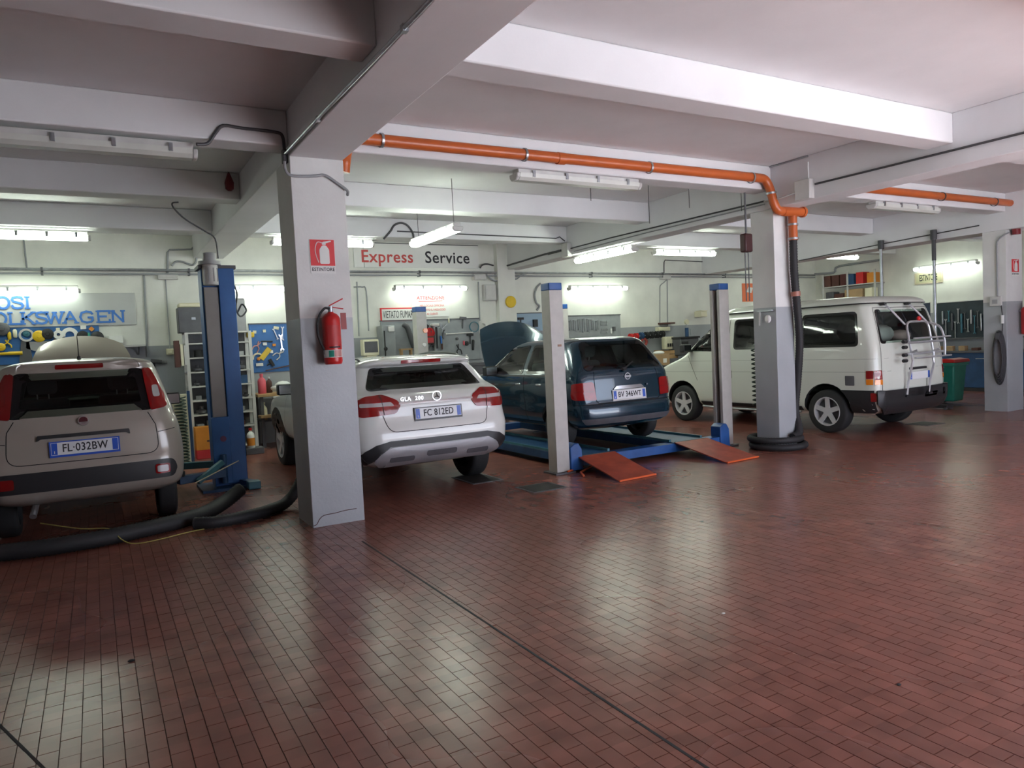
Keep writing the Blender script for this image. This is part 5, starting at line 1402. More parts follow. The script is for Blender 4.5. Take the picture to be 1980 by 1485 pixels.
# blue board behind the blue post
board('blue tool board with spanners behind the crossover, next to the blue lift', 484, 600, 626, 718, M_PEG)
for px, py, mb, m, nm, lab, rr in (
    (546, 645, spanner(.26, .03), M_STEEL, 'spanner', 'upper bright spanner on the blue board beside the blue lift', .06), (544, 662, spanner(.30, .036), M_CHROME, 'spanner', 'large bright spanner on the blue board beside the blue lift', -.05),
    (533, 646, spanner(.22, .024), M_STEEL, 'spanner', 'thin tilted spanner on the blue board beside the blue lift', -.35), (497, 670, pliers(.20), mat('pink_handle', (.62, .30, .26), .5), 'pliers', 'pliers with pink handles on the blue board', .55),
    (513, 684, plate_(.09, .24, .02), M_YEL, 'tyre_brush', 'yellow and grey scraper hung slantwise on the blue board', .7), (539, 685, pliers(.20), M_LGREY, 'pliers', 'pale pliers at the lower half of the blue board', .9),
    (499, 693, arc(.10, .028, -.2, PI + .2), M_CREAM, 'horseshoe_tool', 'cream horseshoe tool at the bottom of the blue board', 0), (500, 694, disc(.03), M_OR2, 'orange_plug', 'small orange plug inside the cream horseshoe', 0),
    (502, 705, plate_(.12, .05), M_PAPER, 'tag_card', 'white card under the cream horseshoe', 0), (512, 665, plate_(.07, .05), M_PAPER, 'tag_card', 'white card beside the black hex key on the blue board', 0),
    (525, 680, plate_(.05, .05), M_WHITE, 'square_block', 'square white knob in the middle of the blue board', 0), (530, 667, plate_(.055, .045), M_OR2, 'tag_card', 'orange card in the middle of the blue board', 0),
    (534, 634, plate_(.09, .05), M_CREAM, 'tag_card', 'beige card at the top of the blue board', .2), (511, 640, plate_(.05, .05), M_CREAM, 'tag_card', 'small beige card at the upper left of the blue board', 0), (492, 642, plate_(.06, .05), M_CREAM, 'tag_card', 'beige card at the corner of the blue board', .1),
    (522, 703, hammer(.12), M_BLACK, 'hammer', 'small black hammer low on the blue board', 1.1), (516, 660, MB().cyl((-.1, 0, 0), (.1, 0, .0), .012, n=8), M_BLACKPL, 'hex_key', 'black horizontal hex key on the blue board', .05)):
    hang(nm, px, py, mb, m, lab, 'card' if nm == 'tag_card' else 'tool', .06, rr)
hang('long_rod', 538, 713, MB().cyl((-.22, 0, -.02), (.22, 0, .05), .010, n=8), M_BROWN, 'thin rod along the lower edge of the blue board', d=.07)
t = thing('yellow_lamp', 'yellow work lamp head hung above the end of the tall shelf', 'lamp', atY(484, 648, 12.9))
MB().box(-.06, .06, -.05, .05, -.04, .05).build('head', M_YEL, t, bev=.02); MB().cyl((0, 0, -.04), (.0, 0, -.7), .010, n=6).build('cable', M_CREAM, t)

# ================================================================ tall shelf behind the blue lift
def tall_shelf():
    t = thing('metal_shelf', 'tall narrow grey metal shelf unit behind the blue lift post', 'shelf')
    X0, X1, Y0, Y1 = 1.27, 2.28, 12.55, 12.95
    for x in (X0, X1 - .05):
        for y in (Y0, Y1 - .04): MB().box(x, x + .05, y, y + .04, 0, 1.992).build('upright', M_LGREY, t)
    zs = [.10, .42, .65, .88, 1.11, 1.34, 1.57, 1.80, 1.97]
    for z in zs: MB().box(X0, X1, Y0 + .005, Y1, z, z + .022).build('shelf_board', M_LGREY, t)
    MB().box(X0 + .03, X1 - .03, Y1 - .015, Y1, .05, 1.97).build('back_panel', M_DGREY, t)
    k = 0
    for z in zs[1:-2]:
        x = X0 + .1; 
        while x < X1 - .15:
            w = random.uniform(.10, .20); h = random.uniform(.06, .15); k += 1
            m = random.choice((M_BLACK, M_DGREY, M_DGREY, M_DBLUE, M_BROWN, M_GREY))
            nm, mb = random.choice((('parts_box', MB().box(-w / 2, w / 2, -.09, .09, 0, h)), ('tin', MB().cyl((0, 0, 0), (0, 0, h), w * .35, n=12)), ('machine_part', MB().lathe([(w * .2, 0), (w * .45, .02), (w * .45, h * .5), (w * .2, h * .6), (w * .2, h)], (0, 0, 0), (0, 0, 1), 14))))
            o = mb.build(nm, m, bev=.004 if nm == 'parts_box' else 0); o.location = (x + w / 2, 12.72 + random.uniform(-.03, .03), z + .022)
            cn_ = {'black_rubber': 'black', 'dark_grey_paint': 'dark grey', 'dark_blue_paint': 'dark blue', 'brown_leatherette': 'dark brown', 'grey_paint': 'mid grey'}[m.name]
            lv = {.42: 'bottom', .65: 'second lowest', .88: 'third lowest', 1.11: 'fourth lowest', 1.34: 'fifth lowest', 1.57: 'second highest'}[z]
            tag(o, '%s %s on the %s loaded board of the tall metal shelf' % (cn_, {'parts_box': 'box', 'tin': 'tin', 'machine_part': 'turned metal part'}[nm], lv), {'parts_box': 'box', 'tin': 'tin', 'machine_part': 'part'}[nm], 'things on the tall shelf')
            x += w + random.uniform(.02, .12)
    b = thing('tool_case', 'black case with pale lid standing on top of the tall metal shelf', 'case', (1.42, 12.72, 1.992))
    MB().box(-.22, .22, -.16, .16, 0, .40).build('body', M_DGREY, b, bev=.01); MB().box(-.20, .22, -.15, .15, .40, .47).build('lid', M_CREAM, b, bev=.02); MB().box(-.03, .03, -.17, -.16, .2, .24).build('latch', M_STEEL, b)
    v = thing('gas_heater', 'tall grey cabinet with rounded top on the wall behind the blue lift post', 'cabinet', (2.22, 13.2, 1.93)); 
    MB().box(-.10, .09, -.12, .305, 0, .64).build('case', M_GREY, v, bev=.03)
    sp = thing('spray_gun', 'cream spray cup hung at the front of the tall metal shelf', 'tool', (1.58, 12.5, 1.68)); MB().lathe([(.02, -.06), (.05, -.04), (.05, .05), (.03, .07)], (0, 0, 0), (0, 0, 1), 12).build('cup', M_CREAM, sp); MB().cyl((0, 0, -.06), (.02, .04, -.14), .015, n=8).build('nozzle', M_GREY, sp)
    mg = thing('magazine_rack', 'dark red folders hung at the side of the tall metal shelf', 'folders', (1.212, 12.62, 1.45)); MB().box(-.10, -.03, -.1, .1, 0, .42).build('folder', M_BROWN, mg); MB().box(-.02, .02, -.1, .1, .02, .36).build('folder', M_CREAM, mg); MB().box(.03, .06, -.1, .1, .03, .34).build('folder', M_LGREY, mg)
tall_shelf()
ob = thing('carton', 'orange carton with red band on the floor under the tall metal shelf', 'box', (1.45, 12.35, 0))
MB().box(-.16, .12, -.12, .12, .14, .50).build('body', M_OR2, ob, bev=.006); MB().box(-.161, .121, -.121, .121, .0, .14).build('red_band', M_RED, ob, bev=.006); MB().box(.0, .08, -.122, -.12, .26, .29).build('print', M_BROWN, ob)

# zig-zag air hose on a cream board beside the cream car
def spiral(label, x, y, z0, z1, r, turns, m, tr=.010):
    P = []; n = turns * 12
    for i in range(n + 1):
        a = 2 * PI * i / 12; P.append((x + r * math.cos(a), y + r * math.sin(a), z0 + (z1 - z0) * i / n))
    return tag(MB().tube(P, tr, 6).build('spiral_hose', m), label, 'hose')
p = atY(350, 800, 11.6)
spiral('dark spiral air hose hanging before the cream board', p.x, 11.632, .012, 1.02, .075, 21, mat('dark_green_hose', (.02, .05, .035), .4), .011)
cb = thing('cream_board', 'cream board standing upright beside the workbench near the cream car', 'board', (p.x - .02, 11.72, 0)); MB().box(-.13, .13, 0, .05, .02, 1.06).build('panel', M_CREAM, cb, bev=.01); MB().box(.13, .17, 0, .05, 0, 1.1).build('stile', M_DBLUE, cb)
spiral('dark spiral air hose hanging at the edge of the slim column', 7.79, 6.925, .55, 1.35, .045, 13, mat('dark_green_hose', (.02, .05, .035), .4), .009)

# ================================================================ workbenches
def bench(name, label, x0, x1, y0, y1, h, top, legm, parts=True, shelf=.25):
    t = thing(name, label, 'workbench', (0, 0, 0)); MB().box(x0, x1, y0, y1, h - .05, h).build('worktop', top, t, bev=.005)
    for x in (x0 + .05, x1 - .10):
        for y in (y0 + .05, y1 - .10): MB().box(x, x + .05, y, y + .05, 0, h - .05).build('leg', legm, t)
    if shelf: MB().box(x0 + .05, x1 - .05, y0 + .08, y1 - .05, shelf, shelf + .03).build('lower_shelf', legm, t)
    if parts: MB().box(x0 + .05, x1 - .05, y0 + .02, y0 + .04, h - .20, h - .05).build('apron', legm, t)
    return t
bench('workbench', 'dark blue workbench behind the cream car', -1.6, 1.15, 12.75, 13.4, .95, M_DGREY, M_DBLUE)
tb = thing('bench_vice', 'dark bench vice on the workbench behind the cream car', 'vice', (.72, 12.9, .95)); MB().box(-.08, .08, -.10, .12, 0, .06).build('base', M_DBLUE, tb, bev=.01); MB().box(-.06, .06, -.14, -.04, .06, .20).build('front_jaw', M_DBLUE, tb, bev=.012); MB().box(-.06, .06, .02, .12, .06, .20).build('rear_jaw', M_DBLUE, tb, bev=.012); MB().cyl((0, -.24, .10), (0, -.1, .10), .018, n=10).build('screw', M_STEEL, tb); MB().cyl((-.10, -.23, .10), (.10, -.23, .10), .009, n=8).build('handle', M_STEEL, tb)
bench('workbench', 'cluttered workbench with bottles under the blue tool board behind the crossover', 2.35, 3.7, 12.75, 13.4, .92, M_WOOD, M_DGREY, False, .44)
bottle('bottle', 'pink plastic bottle on the bench behind the crossover', M_PINK, (2.47, 12.95, .92), .07, .34, M_PINK)
bottle('bottle', 'dark red bottle just behind the pink bottle on the bench', M_BROWN, (2.62, 13.1, .92), .05, .28)
rg = thing('rag_heap', 'heap of pale rags on the bench behind the crossover', 'rags', (2.82, 12.95, .97)); MB().ball((0, 0, .05), .15, 10, (1, .8, .65)).build('rag', M_WHITE, rg, ang=80); MB().ball((.12, -.05, .03), .10, 9, (1, .8, .5)).build('rag', M_CREAM, rg, ang=80); MB().ball((-.14, -.03, .03), .08, 9, (1, .8, .55)).build('rag', M_LGREY, rg, ang=80)
cn = thing('canister', 'grey metal bin under the bench edge behind the crossover', 'bin', (2.75, 12.45, .45)); MB().lathe([(.17, 0), (.19, .02), (.21, .40), (.22, .42), (.20, .43)], (0, 0, 0), (0, 0, 1), 20).build('body', M_GREY, cn); MB().cyl((0, 0, -.45), (0, 0, 0), .16, n=16).build('stand', M_DGREY, cn)
tag(MB().box(2.36, 2.75, 12.62, 12.9, .52, .56).build('wooden_board', M_WOOD, bev=.004), 'small wooden board jutting from the bench behind the crossover', 'board')
for i, (dx, m) in enumerate(((.0, M_OR2), (.12, M_WHITE), (.22, M_RED))):
    tag(MB().cyl((3.1 + dx, 12.98, .92), (3.1 + dx, 12.98, 1.0), .045, n=12).build('tin', m), ['small orange tin on the bench behind the crossover', 'small white tin between the orange and red tins', 'small red tin on the bench behind the crossover'][i], 'tin')
bottle('spray_bottle', 'cream spray bottle hung below the bench behind the crossover', M_CREAM, (2.47, 12.90, .47), .05, .30, M_CREAM)
bottle('bottle', 'white bottle with orange label and red cap on the floor by the bench', M_WHITE, (2.10, 12.2, .10), .062, .32, M_RED, label_m=M_OR2)
tag(MB().box(2.0, 2.28, 12.1, 12.35, 0, .10).build('wooden_block', M_DGREY, bev=.006), 'low dark block under the white bottle by the bench', 'block')
gb = thing('gas_bottle', 'brown canister with rounded shoulders at the foot of the tall metal shelf', 'canister', (1.87, 12.15, 0)); MB().lathe([(.11, 0), (.13, .03), (.13, .30), (.10, .38), (.04, .42)], (0, 0, 0), (0, 0, 1), 18).build('body', M_BROWN, gb); MB().cyl((0, 0, .40), (0, 0, .47), .03, n=10).build('valve', M_STEEL, gb)

# grey tool wall behind the crossover
board('large grey tool board behind the crossover beside the rear lift post', 738, 928, 619, 700, M_PEGG)
m1 = thing('diagnostic_monitor', 'beige monitor with dark screen on the bench behind the crossover roof', 'monitor', atY(716, 671, 12.9)); MB().box(-.15, .15, -.05, .12, -.16, .14).build('case', M_CREAM, m1, bev=.015); MB().box(-.125, .125, -.056, -.05, -.10, .10).build('screen', M_DGREY, m1); MB().box(-.09, .09, -.06, .08, 1.22 - m1.location.z, -.16).build('stand', M_CREAM, m1)
bench('workbench', 'high dark workbench under the large grey tool board', 4.0, 7.3, 12.8, 13.4, 1.22, M_DGREY, M_DGREY)
for px, a, b, lab in ((795, (793, 628), (802, 672), 'left'), (812, (815, 632), (808, 672), 'right')): pass
hose('exhaust_hose', [atY(780, 627, 13.42), atY(788, 634, 13.42), atY(795, 655, 13.42), atY(801, 672, 13.42)], .055, 'dark ribbed hose sloping down left of the rear lift post', m=M_DGREY)
hose('exhaust_hose', [atY(826, 628, 13.42), atY(817, 645, 13.42), atY(808, 664, 13.42), atY(803, 674, 13.42)], .05, 'dark ribbed hose crossing behind the rear lift post', m=M_BLACK)
GT = thing('grease_pump', 'upright grey pump with glass gauge on the grey tool board', 'pump', atY(842, 650, 13.425)); MB().cyl((0, 0, -.30), (0, 0, .20), .055, n=14).build('cylinder', M_STEEL, GT); MB().box(-.08, .08, -.05, .05, .20, .25).build('head', M_LGREY, GT, bev=.01); MB().box(-.02, .02, -.065, -.05, -.25, .18).build('gauge_slot', M_INK, GT)
rb = thing('red_strap_bundle', 'bundle of bright red straps hung on the grey tool board', 'straps', atY(828, 641, 13.35))
for k in range(5): MB().lathe([(.04, -.02), (.075, -.02), (.075, .02), (.04, .02), (.04, -.02)], (-.06 + .03 * k, -.02 * (k % 2), -.03 * (k % 3)), (.3, 1, .1), 14, False).build('strap', M_RED, rb)
dr = thing('red_rack', 'dark red wire rack below the red straps on the grey tool board', 'rack', atY(829, 657, 13.35)); MB().box(-.09, .09, -.06, .03, -.09, .07).build('case', M_BROWN, dr, bev=.01); MB().box(-.08, .08, -.065, -.06, -.06, .04).build('front', M_RED, dr)
for px, py, mb, m, nm, lab, rr in (
    (917, 632, disc(.11, .02, .095), M_TEAL, 'wire_coil', 'coil of green wire at the corner of the grey tool board', 0), (934, 630, arc(.05, .012, -PI / 2, PI / 2, .08), M_LGREY, 'wire_hook', 'small pale hook just right of the grey tool board', 0),
    (895, 624, hammer(.24), M_DGREY, 'hammer', 'dark hammer hung upright high on the grey tool board', .1), (868, 620, rod(.10, .015), M_CREAM, 'brush', 'small cream brush at the upper edge of the grey tool board', 0),
    (852, 634, pliers(.16), M_STEEL, 'pliers', 'bright pliers beside the grey pump', .3), (859, 632, spanner(.16, .02), M_STEEL, 'spanner', 'short bright spanner beside the grey pump', .9), (857, 646, spanner(.20, .03), M_DGREY, 'spanner', 'dark adjustable spanner below the bright pliers', .2),
    (853, 657, rod(.16, .02), M_SBLUE, 'screwdriver', 'blue handled screwdriver on the grey tool board', 0), (884, 655, disc(.03), M_DGREY, 'socket', 'small dark socket on the grey tool board', 0), (897, 663, rod(.09, .02), M_PINK, 'screwdriver', 'pink handled screwdriver on the grey tool board', 0),
    (909, 655, hammer(.22), M_BLACK, 'hammer', 'black hammer low on the grey tool board', .05), (915, 667, rod(.22, .025), M_BLACK, 'file', 'black file low on the grey tool board', .1), (902, 664, disc(.05), M_BLACK, 'tool_disc', 'small black disc beside the pink screwdriver', 0),
    (887, 676, pliers(.22), M_BLACK, 'pliers', 'black pliers at the bottom of the grey tool board', -.2), (835, 670, pliers(.15), M_DGREY, 'pliers', 'dark pliers under the grey pump', .2), (855, 670, rod(.12, .018), M_BROWN, 'screwdriver', 'brown handled screwdriver under the blue one', 0)):
    hang(nm, px, py, mb, m, lab, 'tool', .06, rr)
tl = thing('tool_rail', 'thin pale rail across the grey tool board', 'rail'); a, b = atY(862, 646, YW - .08), atY(915, 643, YW - .08); MB().cyl(a, b, .012, n=8).build('bar', M_LGREY, tl); MB().box(a.x, a.x + .03, YW - .08, YW - .03, a.z - .02, a.z + .02).build('bracket', M_LGREY, tl); MB().box(b.x - .03, b.x, YW - .08, YW - .03, b.z - .02, b.z + .02).build('bracket', M_LGREY, tl)
bottle('bottle', 'white can on the bench under the grey tool board', M_WHITE, Vector((atY(902, 693, 13.0).x, 13.0, 1.22)), .045, .18)
hd = thing('hand_tool_stand', 'grey stand with handles left of the rear lift post', 'stand', atY(751, 660, 13.2)); MB().box(-.13, .13, -.06, .27, -.35, .30).build('case', M_PEGG, hd, bev=.02); MB().box(-.02, .10, -.10, -.06, .18, .28).build('head', M_WHITE, hd, bev=.01); MB().cyl((-.10, -.08, -.3), (-.10, -.08, .2), .012, n=8).build('rod', M_BLACK, hd); MB().ball((-.09, -.08, -.14), .04, 8).build('knob', M_BLACK, hd)
pcb = thing('trestle', 'small wooden trestle behind the roof of the crossover', 'trestle', atY(785, 682, 12.95)); MB().box(-.12, .12, -.05, .05, .05, .08).build('top', M_WOOD, pcb); MB().box(-.11, -.08, -.05, .05, 1.22 - pcb.location.z, .05).build('leg', M_WOOD, pcb); MB().box(.08, .11, -.05, .05, 1.22 - pcb.location.z, .05).build('leg', M_WOOD, pcb)

# blue tool cabinet behind the blue hood and the spanner board
board('pale blue tool board behind the raised blue hood', 1000, 1062, 606, 640, mat('pale_blue_board', (.26, .36, .48), .5), .05)
hang('hammer', 1007, 622, hammer(.18), M_BLACK, 'black hammer hung on the pale blue board', d=.068); hang('glove_pair', 1035, 625, plate_(.10, .16, .03), M_BLACK, 'black gloves hung on the pale blue board', 'gloves', d=.078)
board('grey spanner board on the wall behind the blue hatchback', 1060, 1200, 611, 652, M_PEGG, .04)
sx = 1092
for k in range(16):
    L = .26 - .006 * abs(k - 8) + (.05 if 6 < k < 12 else 0)
    hang('spanner', sx + k * 4.3, 628 + (k % 3), spanner(L, .020), M_STEEL if k % 2 else M_CHROME, 'steel spanner hung upright in a row on the grey spanner board', 'spanner', .06, .02 * (k % 3 - 1), 'row of spanners')
for k, (px, py) in enumerate(((1168, 622), (1168, 627), (1169, 637), (1168, 642))):
    hang('spanner', px, py, spanner(.20, .024), M_STEEL, 'steel spanner lying level at the end of the spanner board', 'spanner', .06, PI / 2, 'level spanners')
hang('torque_head', 1187, 636, plate_(.06, .10, .03), M_DGREY, 'dark square tool at the end of the spanner board', d=.068); hang('torque_head', 1182, 640, rod(.12, .02), M_WHITE, 'white handled tool at the end of the spanner board', d=.058)
# cable and wire spools
rd = thing('spool_rod', 'horizontal rod carrying wire spools right of the spanner board', 'rod'); a, b = atY(1208, 652, 13.3), atY(1285, 646, 13.3); MB().cyl(a, b, .012, n=8).build('bar', M_STEEL, rd); MB().box(b.x - .02, b.x + .02, 13.3, YW, b.z - .03, b.z + .03).build('bracket', M_STEEL, rd); MB().box(a.x - .02, a.x + .02, 13.3, YW, a.z - .03, a.z + .03).build('bracket', M_STEEL, rd)
for k in range(7):
    px = 1220 + k * 10; p = atY(px, 651 - k * .8, 13.3); r_ = .075 if k < 2 else .085
    tag(MB().lathe([(.03, -.035), (r_, -.035), (r_, -.028), (r_ * .8, -.025), (r_ * .8, .025), (r_, .028), (r_, .035), (.03, .035)], p, (1, 0, 0), 18).build('wire_spool', M_RED if k < 2 else (M_BLACK if k > 2 else M_DBLUE)), 'red wire spool on the rod right of the spanner board' if k < 2 else ('blue wire spool between the red and black spools' if k == 2 else 'black wire spool on the rod right of the spanner board'), 'spool', 'wire spools')
rc = thing('red_cable_coil', 'coil of red cable hung below the wire spools', 'cable', atY(1245, 661, 13.3)); MB().lathe([(.05, -.02), (.10, -.025), (.10, .025), (.05, .02), (.05, -.02)], (0, 0, 0), (0, 1, 0), 16, False).build('coil', mat('dull_red_cable', (.35, .06, .05), .5), rc); MB().cyl((0, 0, .05), (0, 0, .2), .006, n=6).build('hook', M_STEEL, rc)
cr = thing('wooden_crate', 'wooden crate beside the nose of the white van', 'crate', atY(1288, 690, 13.22)); 
for k in range(2): MB().box(-.24, .24, -.15, -.13, -.02 + k * .09, .06 + k * .09).build('slat', M_WOOD, cr)
for k in range(2): MB().box(-.24, .24, .13, .15, -.02 + k * .09, .06 + k * .09).build('slat', M_WOOD, cr)
for x in (-.24, .22): MB().box(x, x + .02, -.15, .15, -.03, .17).build('end', M_WOOD, cr)
MB().box(-.24, .24, -.15, .15, -.04, -.02).build('bottom', M_WOOD, cr)
cd = thing('cardboard_box', 'brown cardboard box with white label before the wooden crate', 'box', Vector((atY(1275, 712, 12.9).x, 12.9, .962))); MB().box(-.19, .19, -.15, .15, -.06, .20).build('body', M_CARD, cd, bev=.004); MB().box(-.01, .10, -.152, -.15, .0, .10).build('white_label', M_PAPER, cd); MB().ball((0, 0, .23), .14, 10, (1, .9, .35)).build('white_bag', M_WHITE, cd, ang=80)
bench('workbench', 'dark workbench along the wall behind the van nose', 9.2, 13.2, 12.7, 13.4, .9, M_DGREY, M_DGREY)
gp = thing('gauge_pump', 'blue upright pump with round gauge on the wall above the van nose', 'pump', atY(1328, 640, 13.2)); MB().cyl((0, 0, -.28), (0, 0, .08), .045, n=12).build('cylinder', M_DBLUE, gp); MB().cyl((0, 0, .08), (0, 0, .16), .015, n=8).build('neck', M_STEEL, gp); MB().cyl((0, .02, .22), (0, -.03, .22), .06, n=18).build('gauge', M_CREAM, gp); MB().tube(catmull([(.04, 0, .02), (.12, 0, .04), (.13, 0, -.10)], 4), .008, 6).build('lever', M_STEEL, gp)
dm = thing('dark_machine', 'dark green machine on the bench above the van nose', 'machine', atY(1325, 664, 13.0)); MB().box(-.28, .30, -.15, .2, -.28, .12).build('case', M_DGREY, dm, bev=.02); MB().box(-.25, -.05, -.16, -.15, -.2, .05).build('panel', M_BLACK, dm); MB().box(-.30, .32, -.17, .2, .12, .16).build('lid', M_BLACK, dm)
hb = thing('shelf_boxes', 'small cream box fixed to the wall beside the second lift post', 'box', atY(1357, 608, 13.35)); MB().box(-.10, .10, -.08, .158, -.06, .08).build('case', M_CREAM, hb, bev=.006); MB().box(-.11, .11, -.09, .1, .08, .095).build('lid', M_CREAM, hb)
tag(MB().box(atY(1289, 636, 13.2).x, atY(1312, 636, 13.2).x, 13.3, 13.508, 1.86, 1.90).build('plane_tool', M_BROWN, bev=.008), 'dark brown flat tool on the ledge right of the two conduits', 'tool')
vb = thing('valve_box', 'pale box with small black levers below the brown flat tool', 'box', atY(1292, 664, 13.2)); MB().box(-.12, .12, -.06, .1, -.14, .16).build('case', M_CREAM, vb, bev=.01)
for k in range(3): MB().box(-.08 + k * .07, -.05 + k * .07, -.09, -.06, -.08, .0).build('lever', M_BLACK, vb)
# orange poster between lift post and column
x0, x1, y0, y1, z0, z1 = wallbox(1436, 1464, 548, 583, 0, .02)
po = thing('poster', 'orange and white poster on the wall left of the slim column', 'poster'); MB().box(x0, x1, YW - .012, YW, z0, z1).build('sheet', mat('poster_orange', (.72, .17, .07), .6), po, smooth=False); MB().prism([((x0 + x1) / 2 - .12, z0 + .25), ((x0 + x1) / 2 + .06, z0 + .22), ((x0 + x1) / 2 + .12, z0 + .36), ((x0 + x1) / 2 - .05, z0 + .38)], 'y', YW - .014, YW - .012).build('white_figure', M_PAPER, po)

# ================================================================ right wall
def rw(px, py, d=.03): return atX(px, py, XR - d)
def rboard(label, px0, px1, pyt, pyb, m):
    a, b = rw((px0 + px1) / 2, pyt), rw((px0 + px1) / 2, pyb); ya, yb = rw(px1, (pyt + pyb) / 2).y, rw(px0, (pyt + pyb) / 2).y
    t = thing('tool_board', label, 'tool board'); MB().box(XR - .03, XR - .002, ya, yb, max(b.z, 1.2), a.z).build('panel', m, t, bev=.004)
    MB().box(XR - .045, XR - .002, ya, yb, a.z, a.z + .02).build('top_edge', M_LGREY, t); return ya, yb, b.z, a.z
M_DB2 = mat('dark_board', (.018, .032, .042), .5, var=.3)
y0, y1, z0, z1 = rboard('dark tool board full of hanging tools beside the cable column', 1812, 1912, 583, 672, M_DB2)
for k in range(13):
    yy = y0 + .15 + k * (y1 - y0 - .3) / 12; L = random.uniform(.22, .48)
    mb = spanner(L, .03) if k % 3 else rod(L, .022)
    o = mb.build('hanging_tool', (M_STEEL, M_DGREY, M_TEAL, M_GREY)[k % 4]); o.rotation_euler = (0, 0, PI / 2); o.location = (XR - .06, yy, z1 - .12 - L / 2 - random.uniform(0, .35))
    tag(o, '%s %s hung upright on the dark tool board of the right wall' % (('bright steel', 'dark grey', 'blue-green', 'mid grey')[k % 4], 'open-ended spanner' if k % 3 else 'smooth rod'), 'tool', 'tools on the dark board')
rboard('dark blue tool board just behind the bicycle rack', 1735, 1798, 588, 668, mat('navy_board', (.02, .035, .075), .5, var=.2))
def rbench():
    t = thing('workbench', 'dark blue workbench along the right wall behind the green bin', 'workbench')
    ya, yb = 7.4, 12.2
    MB().box(XR - .72, XR, ya, yb, .86, .91).build('worktop', M_DGREY, t, bev=.006)
    for k in range(4):
        y = ya + .02 + k * (yb - ya - .04) / 4
        c_ = MB().box(XR - .66, XR, y + .01, y + (yb - ya) / 4 - .01, .08, .86).build('cupboard', M_DBLUE, t, bev=.006)
        MB().box(XR - .685, XR - .66, y + .1, y + .3, .72, .74).build('handle', M_STEEL, c_)
    MB().box(XR - .70, XR - .66, ya, yb, 0, .08).build('plinth', M_BLACK, t)
    MB().box(XR - .24, XR, ya, yb, 1.16, 1.19).build('riser_shelf', M_DGREY, t)
rbench()
for k in range(7):
    y = 8.4 + k * .28; w = random.uniform(.08, .16); h = random.uniform(.06, .13); m = random.choice((M_WOOD, M_LGREY, M_CARD, M_BROWN))
    tag(MB().box(XR - .55 - w / 2, XR - .55 + w / 2, y - .07, y + .07, .91, .91 + h).build('parts_box', m, bev=.005), 'small %s box lying on the right wall workbench' % {'pine_wood': 'wooden', 'light_grey_paint': 'pale grey', 'cardboard': 'cardboard', 'brown_leatherette': 'dark brown'}[m.name], 'box', 'boxes on the right workbench')
a, b = rw(1768, 541), rw(1822, 533)
sg = thing('lettered_sign', 'cream sign with dark lettering on the right wall below the lit tube', 'sign'); zz = (a.z + b.z) / 2; MB().box(XR - .02, XR, b.y, a.y, zz - .14, zz + .14).build('panel', mat('sign_cream', (.58, .50, .36), .5), sg, smooth=False); MB().box(XR - .023, XR - .02, b.y + .03, a.y - .03, zz - .11, zz + .11).build('field', mat('sign_olive', (.50, .48, .30), .5), sg, smooth=False)
text_mesh('lettering', 'ESTINTORE', .21, M_INK, sg, T(XR - .024, (a.y + b.y) / 2, zz) @ FACE_X, .001, .004, 1.0, (a.y - b.y) * .60)
# high shelf with boxes on the right wall
def high_shelf():
    ya, yb = rw(1706, 548).y - .05, rw(1610, 560).y + .05
    t = thing('high_shelf', 'high metal wall shelf packed with boxes above the van', 'shelf')
    for z in (2.30, 2.66): MB().box(XR - .40, XR, ya, yb, z, z + .025).build('shelf_board', M_LGREY, t)
    for y in (ya, (ya + yb) / 2, yb - .04): MB().box(XR - .40, XR - .37, y, y + .04, 2.1, 3.02).build('upright', M_LGREY, t)
    n = 6; L = yb - ya
    seq = [(.08, .30, M_BROWN, 'box'), (.24, .30, M_BROWN, 'box'), (.40, .30, mat('dark_maroon', (.08, .02, .02), .6), 'box'), (.53, .28, M_DBLUE, 'box'), (.70, .30, M_RED, 'box'), (.90, .26, M_OR2, 'box')]
    labs = ['dark brown file box at the far end of the high shelf', 'dark brown file box second from the far end of the high shelf', 'maroon file box between the brown and navy boxes on the high shelf', 'navy box in the middle of the high shelf', 'bright red box on the high shelf', 'orange box at the near end of the high shelf']
    for (s_, h, m, c_), lab in zip(seq, labs):
        y = yb - s_ * L; w = .13 * L * .5
        tag(MB().box(XR - .36, XR - .08, y - w, y + w, 2.685, 2.685 + h).build('storage_box', m, bev=.006), lab, 'box')
    for s_, m, h, lab, w in ((.12, M_DGREY, .22, 'dark round case low on the high shelf', .12), (.30, M_BROWN, .16, 'brown carton low on the high shelf', .14), (.58, M_CARD, .24, 'long tan carton low on the high shelf', .26), (.85, M_CREAM, .24, 'cream carton low on the high shelf', .10)):
        y = yb - s_ * L; tag(MB().box(XR - .36, XR - .08, y - w, y + w, 2.325, 2.325 + h).build('storage_box', m, bev=.02), lab, 'box')
high_shelf()
# pipe on the right wall above the shelf
tubeo('pipe_run', [rw(1580, 530, .05) + Vector((-.1, 0, 0)), rw(1612, 527, .05), rw(1622, 515, .05), rw(1700, 503, .05)], .03, M_CABLE, 'thick grey pipe along the right wall over the high shelf', 'pipe')

